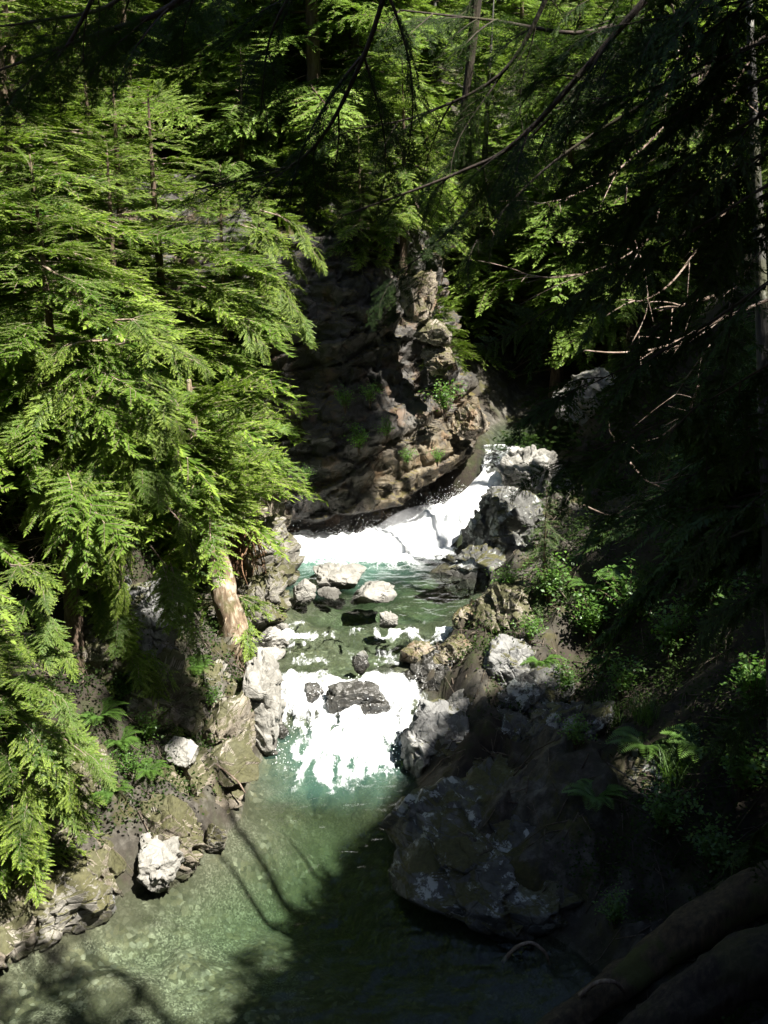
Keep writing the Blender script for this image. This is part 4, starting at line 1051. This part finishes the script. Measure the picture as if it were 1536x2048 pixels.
R1 = [(1333, -20), (1378, 95), (1463, 180), (1540, 245)], [(1433, 115), (1358, 220), (1248, 330), (1148, 390), (1068, 410)], [(1358, 100), (1345, 150), (1326, 192)], \
     [(1253, 370), (1253, 430), (1288, 540), (1293, 620), (1258, 700)], [(1468, 400), (1408, 480), (1343, 565), (1288, 600), (1253, 600)], [(1508, 270), (1460, 340), (1418, 400), (1378, 445)], \
     [(1430, 593), (1368, 610), (1316, 622)], [(1318, 420), (1298, 475), (1218, 530), (1118, 555), (1028, 545)], [(1397, 772), (1373, 826), (1327, 870), (1290, 883)], \
     [(1260, 925), (1295, 963), (1327, 963), (1360, 950)], [(1166, 1010), (1225, 1032), (1287, 1026), (1350, 1002)], [(1217, 845), (1222, 868), (1248, 884)], [(1536, 600), (1424, 647), (1327, 694), (1240, 705), (1170, 701)], \
     [(1500, 120), (1440, 215), (1400, 260), (1290, 330)], [(1540, 480), (1480, 560), (1440, 640), (1350, 700)], [(1536, 880), (1470, 860), (1440, 850)], [(1420, 690), (1370, 760), (1345, 800)]
near_tree('tall conifer with a slim grey trunk among bare curving branches', 4.85, 10.3, 13, .17, [], [
    (6.5, 13.5, 54, 'cedar', (1.2, 2.5), (1.7, 3.5), -.3), (6, 13, 14, 'cedar', (1, 2), (-1, 2), -.3)], 313, 'bark_grey', 'cedar', .06, slant=-.155,
    bares=[([(a, b, 8.9 + .35 * math.sin(i * 2.3 + j * .5)) for j, (a, b) in enumerate(p)], (.011, .013, .008, .010, .012, .010, .020, .010, .011, .010, .008, .006, .016, .009, .011, .007, .007)[i]) for i, p in enumerate(R1)])
near_tree('shaggy cedar whose boughs darken the edge behind the slim grey trunk', 5.0, 10.8, 13, .22, [], [
    (6.5, 12.5, 46, 'cedar', (1.4, 2.6), (1.6, 3.6), -.35)], 314, 'bark_dark', 'cedar')
near_tree('dark conifer with lacy boughs hanging in front of the waterfall lip', 4.4, 4.6, 20, .2, [
    ([(1600, 690, 6.0), (1400, 810, 6.6), (1240, 880, 7.1), (1090, 935, 7.5)], .008, 13, (.45, .8), 'cedar'),
    ([(1600, 330, 6.0), (1370, 470, 6.5), (1200, 560, 7.0), (1060, 650, 7.4)], .010, 15, (.5, .9), 'cedar'),
    ([(1600, 520, 6.0), (1380, 670, 6.6), (1220, 750, 7.0), (1110, 800, 7.4)], .010, 14, (.5, .9), 'cedar'),
    ([(1620, -30, 6.0), (1400, 20, 6.5), (1190, 60, 7.0)], .010, 14, (.5, .9), 'cedar'),
    ([(1600, 130, 6.2), (1370, 220, 6.7), (1150, 320, 7.3)], .010, 15, (.5, .9), 'cedar'),
    ([(1620, -110, 6.2), (1380, -40, 6.6), (1160, 0, 7.1)], .010, 13, (.5, .9), 'cedar'),
    ([(1600, 270, 6.4), (1400, 370, 6.9), (1190, 470, 7.4)], .010, 14, (.5, .9), 'cedar'),
    ([(1600, 190, 6.0), (1420, 290, 6.5), (1290, 390, 6.9), (1180, 430, 7.2)], .010, 12, (.5, .9), 'cedar'),
    ([(1600, 60, 6.0), (1430, 120, 6.5), (1300, 180, 6.9), (1180, 200, 7.2)], .010, 11, (.45, .8), 'cedar'),
    ([(1600, 430, 6.6), (1440, 540, 7.0), (1330, 640, 7.3), (1250, 700, 7.5)], .009, 11, (.45, .8), 'cedar'),
    ([(1600, 800, 6.6), (1470, 900, 7.0), (1350, 980, 7.3), (1210, 1030, 7.5)], .008, 12, (.45, .8), 'cedar'),
    ([(1600, 930, 7.2), (1500, 1010, 7.6), (1390, 1090, 7.9)], .008, 10, (.4, .75), 'cedar'),
    ([(1600, 1120, 7.2), (1500, 1200, 7.6), (1410, 1270, 7.9)], .008, 9, (.4, .7), 'cedar'),
    ([(1600, 1340, 7.2), (1530, 1420, 7.6), (1460, 1500, 7.9)], .008, 8, (.4, .7), 'cedar'),
    ([(1600, 1580, 7.2), (1540, 1650, 7.6), (1480, 1720, 7.9)], .008, 7, (.4, .6), 'cedar'),
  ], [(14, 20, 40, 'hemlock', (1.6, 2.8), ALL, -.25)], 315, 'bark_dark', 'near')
for i, (x, y, H, lab) in enumerate([(6.6, 7.4, 12, 'unseen hemlock added for shade, standing over the viewpoint'), (7.4, 3.0, 22, 'unseen tall hemlock added for shade by the path at the viewpoint'),
        (9.6, 5.2, 18, 'unseen hemlock added for shade up the slope beside the viewpoint'), (9.2, 10.5, 17, 'unseen hemlock added for shade on the slope level with the slim grey trunk'),
        (11.8, 14.2, 18, 'tall hemlock added for shade on the slope opposite the rapid'), (8.3, 19.8, 20, 'tall hemlock added to shade the dark part of the cliff'),
        (9.0, 20.5, 25, 'tall hemlock added on the slope so that its top shades the cliff'), (11.0, 21.5, 20, 'tall hemlock added for shade on the slope opposite the cliff'), (5.2, -1.5, 27, 'unseen tall hemlock added for shade behind the viewpoint'), (6.0, 1.6, 23, 'tall hemlock added just beside the viewpoint to shade the overhanging limbs')]):
    near_tree(lab, x, y, H, .3, [], [(4, H - 1, 190, 'hemlock', (1.8, 3.4), ALL, -.2)], 320 + i, 'bark_dark', 'near')  # trees added out of view for their shade, crowns pruned to shape it

near_tree('tall slender hemlock added on the slope to shade the hollow across the pool', 7.2, 7.6, 29, .2, [], [(20, 28.5, 170, 'hemlock', (.7, 1.8), ALL, -.1)], 340, 'bark_dark', 'near')  # unseen tree, its high crown added only to shade the hollow

# ---- understorey
def leaf_cluster(g, c, rad, n, size, rng, tint=.5, flat=.4):
    p = c + rng.normal(0, 1, (n, 3)) * rad * (.55, .55, .42)
    d = rng.normal(0, 1, (n, 3)); d[:, 2] = d[:, 2] * flat - .2
    nr = np.array((0, 0, 1.0)) + rng.normal(0, .45, (n, 3))
    l = size * rng.uniform(.6, 1.3, n)
    V, Q = kites(p, d, nr, l, l * rng.uniform(.5, .75, n))
    g.add(V, Q, None, np.repeat(np.clip(tint + rng.normal(0, .18, n), .03, 1), 4))
def ground_cover():
    rng = np.random.default_rng(8); g = Geo()
    x = rng.uniform(-11, 9, 20000); y = rng.uniform(10.5, 32, 20000)
    dl, dr = Lx(y) - x, x - Rx(y); z, _ = ground(x, y)
    n = fbm(np.stack([x, y, x * 0], 1) * .9, 3, 91)
    slab = ((x - 2.3) / 1.9) ** 2 + ((y - 16.2) / 2.2) ** 2 < 1
    ok = (np.maximum(dl - .5, dr - .9) > 0) & ((n > -.6) | (dl > .3)) & ((np.minimum(np.maximum(dl, dr), 4) > 2.5) | (n > .15) | (rng.random(20000) < .3) | (dl > .6) | (dr > 2.2)) & ~slab
    for a, b, c, nn in zip(x[ok], y[ok], z[ok], n[ok]):
        far = b > 26
        leaf_cluster(g, np.array((a, b, c + .08)), .30 if not far else .4, 20 if not far else 8, .06 if not far else .16, rng, .25 + .4 * max(nn, 0))
    tag(link('ground_cover', g.mesh('ground_cover', [M['floor_leaf']])), kind='stuff')
ground_cover()
def twig_litter():
    rng = np.random.default_rng(18); g = Geo(); n = 2600
    x = rng.uniform(-8, 8, n); y = rng.uniform(11, 28, n); z, _ = ground(x, y); ok = np.maximum(Lx(y) - x, x - Rx(y)) > .35
    for p in np.stack([x, y, z], 1)[ok]:
        a = rng.uniform(0, 6.28); L = rng.uniform(.15, .9); d = np.array((math.cos(a), math.sin(a), 0)) * L
        q = p + d; q[2] = gz_fast(q) ; mid = (p + q) / 2 + rng.normal(0, .05, 3)
        g.add(*tube(np.array([p + (0, 0, .03), mid + (0, 0, .08), q + (0, 0, .03)]), np.array((1, .8, .4)) * rng.uniform(.004, .016), 5), .2)
    tag(link('twig_litter', g.mesh('twig_litter', [M['deadwood_dark']])), kind='stuff')
def gz_fast(q): return float(ground(q[:1], q[1:2])[0][0])
twig_litter()

def shrub_mesh(seed, h=1.0, leaf=.075, n=26, per=26):
    rng = np.random.default_rng(seed); g = Geo()
    for i in range(n):
        az = rng.uniform(0, 6.28); out = rng.uniform(.1, .6) * h
        tip = np.array((math.cos(az) * out, math.sin(az) * out, h * rng.uniform(.55, 1.05)))
        P = curve([(0, 0, -.1), tip * (.35, .35, .6), tip], 9)
        g.add(*tube(P, np.linspace(.007, .002, 9), 4), .2, 1)
        k = rng.integers(3, 9, per)
        p = P[k] + rng.normal(0, .055 * h, (per, 3)); d = rng.normal(0, 1, (per, 3)) * (1, 1, .35) + (0, 0, -.15)
        l = leaf * rng.uniform(.6, 1.4, per)
        V, Q = kites(p, d, np.array((0, 0, 1.0)) + rng.normal(0, .35, (per, 3)), l, l * rng.uniform(.5, .7, per))
        g.add(V, Q, None, np.repeat(np.clip(rng.normal(.5, .22, per), .03, 1), 4))
    return g.mesh('shrub_foliage', [M['shrub'], M['bark']])
def fern_mesh(seed, n=11, L=.7):
    rng = np.random.default_rng(seed); g = Geo()
    for i in range(n):
        az = i * 6.28 / n + rng.normal(0, .2); ln = L * rng.uniform(.75, 1.15); s = np.linspace(0, 1, 22)
        P = np.stack([np.cos(az) * s * ln * .85, np.sin(az) * s * ln * .85, ln * (.95 * s - .8 * s * s)], 1)
        g.add(*tube(P[::3], .004, 3), .2)
        T = np.gradient(P, axis=0)
        for sd in (-1, 1):
            d = sd * np.stack([-np.sin(az) + 0 * s, np.cos(az) + 0 * s, 0 * s - .15], 1) + T * 9
            l = ln * .24 * np.sin(np.clip(s * .93 + .07, 0, 1) * math.pi) ** .7 + .01
            V, Q = kites(P, d, np.tile((0, 0, 1.0), (22, 1)) + rng.normal(0, .15, (22, 3)), l, l * 0 + ln * .042)
            g.add(V, Q, None, np.repeat(.3 + .5 * s, 4))
    return g.mesh('fern_fronds', [M['fern']])
def grass_mesh(seed, n=130, L=.5):
    rng = np.random.default_rng(seed); g = Geo()
    b = rng.normal(0, .12, (n, 3)) * (1, 1, 0); az = rng.uniform(0, 6.28, n); ln = L * rng.uniform(.6, 1.2, n); lean = rng.uniform(.2, .8, n)
    u = np.linspace(0, 1, 5)[None, :, None]
    dirh = np.stack([np.cos(az), np.sin(az), 0 * az], 1)[:, None]
    c = b[:, None] + dirh * (u ** 1.6 * (ln * lean)[:, None, None]) + np.array((0, 0, 1.0)) * ((u - .35 * lean[:, None, None] * u * u) * ln[:, None, None])
    side = np.stack([-np.sin(az), np.cos(az), 0 * az], 1)[:, None] * (.006 * (1 - u * .9))
    V = np.stack([c - side, c + side], 2).reshape(-1, 3)
    i = (np.arange(n)[:, None] * 10 + np.arange(4)[None] * 2).ravel()
    g.add(V, np.stack([i, i + 1, i + 3, i + 2], 1), None, .7)
    return g.mesh('grass_blades', [M['fern']])
SHR = [shrub_mesh(401 + i, 1.0) for i in range(3)]
FRN = [fern_mesh(411 + i) for i in range(3)]
GRS = [grass_mesh(421 + i) for i in range(2)]
def plant(label, me, p, s, rot=0.0, name='leafy_shrub', cat='shrub', lean=0.0, group=None):
    o = link(name, me, None, tuple(p)); o.scale = (s, s, s); o.rotation_euler = (0, lean, rot)
    return tag(o, label, cat, group)
for i, (px, py, s, lab) in enumerate([
    (1180, 1290, .95, 'bright leafy shrub on the shaded bank above the grey slab block'),
    (1130, 1400, .6, 'low maple like shrub overhanging the grey slab block'),
    (1260, 1260, 1.0, 'leafy shrub catching flecks of sun on the shaded bank'),
    (1060, 1290, .5, 'small shrub with broad leaves on top of the grey slab block'),
    (1340, 1330, 1.0, 'tall shrub behind the tufts of grass on the shaded bank'),
    (1100, 1210, .8, 'dark leafy shrub above the mossy ramp of rock'),
    (1240, 1400, .7, 'shrub in deep shade between the slab block and the grass tufts'),
    (1420, 1240, 1.1, 'big dark shrub beneath the slim grey trunk'),
    (1480, 1600, .9, 'sun flecked shrub at the picture edge above the mossy log'),
    (1330, 1680, .7, 'low dark shrub on the bank above the lichen patched shelf'),
    (1230, 1860, .45, 'small shrub growing beside the mossy log'),
    (1420, 1760, .7, 'dark shrub leaning over the mossy log'),
    (1150, 1500, .5, 'little shrub rooted at the back of the lichen patched shelf'),
    (1500, 1450, 1.0, 'shrub with drooping stems at the picture edge above the grass'),
    (1010, 1190, .55, 'shrub on the mossy ramp by the upper riffle'),
    (300, 1490, .5, 'low dim shrub in the hollow over the white topped rock'), (250, 1420, .6, 'leggy shrub in the hollow between two ferns'), (260, 1560, .45, 'small leafy shrub above the bright white boulder'), (420, 1420, .4, 'little shrub behind the white crag')]):
    plant(lab, SHR[i % 3], hit(px, py), s * 1.25, i * 1.3)
for i, (px, py, y, s, lab) in enumerate([
    (890, 800, 28.6, .75, 'bright green shrub on the cliff ledge below the white rock'),
    (718, 880, 27.3, .55, 'green clump growing from the crack across the middle of the cliff'),
    (875, 915, 28.2, .36, 'small round green clump low on the cliff beside the waterfall'),
    (815, 915, 27.8, .36, 'small green clump low on the cliff, between two others'),
    (775, 860, 27.8, .45, 'green tuft on the cliff ledge above the low clumps'),
    (690, 800, 27.3, .5, 'thin yellowish shrub against the dark middle of the cliff'),
    (740, 790, 27.4, .45, 'sparse shrub beside the reddish streak of the cliff'),
    (525, 1045, 26.2, .40, 'bright vine like clump on the dark buttress by the pool'),
    (610, 950, 26.9, .35, 'dim tuft low on the dark part of the cliff'),
    (470, 1140, 22.8, .45, 'bright shrub beside the root covered mossy rock'),
    (450, 1330, 19.9, .55, 'bright leafy shrub at the foot of the leaning trunk'),
    (455, 1400, 19.2, .6, 'mossy leafy shrub draped behind the white crag'),
    (400, 1600, 16.4, .22, 'tiny green plant on the face of the brown mossy boulder'),
    (345, 1630, 16.0, .2, 'tiny bright plant between the mossy rocks'),
    (168, 1745, 14.5, .35, 'bright leafy plant on the mossy rock by the gravel shallows'),
    (110, 450, 19.5, .9, 'bright broad leaved shrub under the boughs by the snag'),
    (210, 660, 17.6, .7, 'leafy shrub at the foot of the pale broken snag'),
    (340, 1030, 20.3, .8, 'deep green shrub in the gap beside the leaning trunk')]):
    s = s * 1.35 if i < 9 else s
    plant(lab, SHR[i % 3], Wy(px, py, y - (.25 if i < 9 else 0)) - (0, 0, .45 * s), s, i * 1.9, name='cliff_shrub' if i < 9 else 'leafy_shrub')
for i, (px, py, s, lab) in enumerate([
    (1080, 1330, .8, 'fern arching over the edge of the grey slab block'), (1290, 1500, 1.0, 'dark fern below the grass tufts'), (1190, 1600, .8, 'fern on the bank behind the lichen patched shelf'),
    (1400, 1500, 1.0, 'fern catching light beside the taller grass tuft'), (1250, 1170, 1.1, 'fern under the bare hanging branches'), (1460, 1700, 1.0, 'fern at the picture edge above the mossy log'),
    (270, 1370, .8, 'fern in the dark hollow beside the leaning trunk'), (340, 1440, .7, 'fern above the white topped rock in the hollow'), (240, 1490, .8, 'fern beside the lowest young hemlock'),
    (390, 1340, .7, 'fern under the leaning trunk'), (300, 1560, .6, 'fern above the brown mossy rocks by the pool'), (215, 1590, .7, 'fern behind the bright white boulder'), (200, 1440, .8, 'fern deep in the shade under the broad hemlock'),
    (1180, 1180, .9, 'fern in the shade of the small brown sapling')]):
    plant(lab, FRN[i % 3], hit(px, py), s, i * .9, 'fern', 'fern')
for i, (px, py, s, lab) in enumerate([(1220, 1450, 1.2, 'upper tuft of long green grass on the shaded bank'), (1350, 1560, 1.2, 'lower tuft of bright long grass lit on the shaded bank'), (1290, 1440, 1.0, 'thin tuft of grass between the two bigger tufts')]):
    plant(lab, GRS[i % 2], hit(px, py), s, i * .9, 'grass_tuft', 'grass tuft')
p = hit(1085, 1200)
tree('small brown leaved sapling standing dark beside the waterfall rocks', p[0], p[1], 2.6, 1, 2, 1.0, wide=1.1, name='hemlock_sapling')

# ---- logs, driftwood, snag, roots
def log(label, pts, r, mat, name='fallen_log', cat='log', n=30, taper=.75, sides=14, wob=.06, seed=1):
    rng = np.random.default_rng(seed); P = curve(pts, n)
    P = P + .02 * fbm(P * 2, 2, seed)[:, None]
    big = r > .1
    if big: n, sides = 120, 26; P = curve(P, n)
    V, Q, T = tube(P, np.linspace(r, r * taper, n), sides, 0 if big else wob, rng)
    if big:
        cc = np.concatenate([np.repeat(P, sides, 0), P[:1], P[-1:]]); dv = V - cc; ln = np.linalg.norm(dv, axis=1)[:, None] + 1e-6
        ax = (P[-1] - P[0]) / np.linalg.norm(P[-1] - P[0]); q = V * 8 - (V @ ax)[:, None] * ax * 6.8
        V = V + dv / ln * np.minimum(ln, r) * (.10 * ridge(q, 3, seed) + .20 * fbm(V * 1.7, 4, seed + 1) + .14 * (cells(q * .7, seed)[0] - .5))[:, None]
    return tag(link(name, mk_mesh(name, V, Q, T, [M[mat]], True)), label, cat)
log('mossy fallen log slanting down into the shaded water', [Wy(1620, 1720, 12.6), Wy(1400, 1850, 12.3), Wy(1250, 1960, 12.1), Wy(1060, 2100, 11.6)], .27, 'mosslog', seed=2)
log('dark thicker log lying in front of the mossy fallen log', [Wy(1640, 1880, 11.2), Wy(1440, 1960, 11.1), Wy(1240, 2110, 10.9)], .36, 'bark_dark', seed=3)
log('bent bare branch arching out of the dark water', [Wz(1005, 1925, -.1), Wz(1030, 1898, .12), Wz(1060, 1888, .2), Wz(1090, 1905, .1), Wz(1100, 1930, -.1)], .032, 'deadwood', 'bent_branch', 'branch', taper=.6, sides=8, seed=4)
log('curved broken limb with a pale tip beside the mossy log', [Wy(1160, 1990, 11.9), Wy(1190, 1968, 11.8), Wy(1225, 1962, 11.7), Wy(1250, 1985, 11.8)], .035, 'deadwood', 'broken_limb', 'branch', sides=8, seed=5)
for i, (a, b, r, lab) in enumerate([((492, 1345), (548, 1395), .07, 'reddish driftwood stick slanting into the rapid by the white crag'), ((485, 1340), (528, 1338), .06, 'short reddish driftwood end above the slanting stick'), ((505, 1352), (530, 1360), .05, 'broken driftwood stub wedged between the two other sticks')]):
    log(lab, [Wz(*a, 1.15), (Wz(*a, 1.15) + Wz(*b, .95)) / 2 + (0, 0, .04), Wz(*b, .75)], r, 'roots', 'driftwood', 'driftwood', n=12, sides=8, wob=.12, seed=10 + i)
log('pale dead snag standing tilted before the hemlocks', [Wy(172, 640, 16.9), Wy(150, 585, 17.0), Wy(125, 550, 17.1)], .05, 'deadwood', 'dead_snag', 'snag', n=10, sides=8, wob=.1, seed=20)
log('pale dead stick lying slanted across the top of the snag', [Wy(60, 515, 16.9), Wy(110, 548, 16.8), Wy(165, 570, 16.7)], .025, 'deadwood', 'dead_stick', 'stick', n=10, sides=6, wob=.1, seed=21)
log('thin fallen trunk lying up the bank behind the grey slab block', [Wy(1010, 1345, 20.6), Wy(1060, 1280, 21.2), Wy(1130, 1220, 22)], .06, 'bark_grey', seed=22)
log('thin stick lying across the brown mossy boulder', [Wy(430, 1530, 16.6), Wy(470, 1560, 16.5), Wy(492, 1585, 16.5)], .02, 'deadwood', 'dead_stick', 'stick', n=10, sides=6, seed=23)
def root_mass():
    rng = np.random.default_rng(9); g = Geo()
    for i in range(60):
        a = Wy(rng.uniform(440, 520), rng.uniform(1050, 1110), 22.4 + rng.uniform(-.2, .2)); b = a + np.array((rng.normal(0, .25), rng.normal(-.15, .1), -rng.uniform(.3, 1.1)))
        g.add(*tube(curve([a, (a + b) / 2 + rng.normal(0, .08, 3), b], 9), np.linspace(.022, .006, 9), 5))
    tag(link('root_tangle', g.mesh('root_tangle', [M['roots']], True)), 'tangle of reddish roots hanging over the rock wall', 'roots')
root_mass()
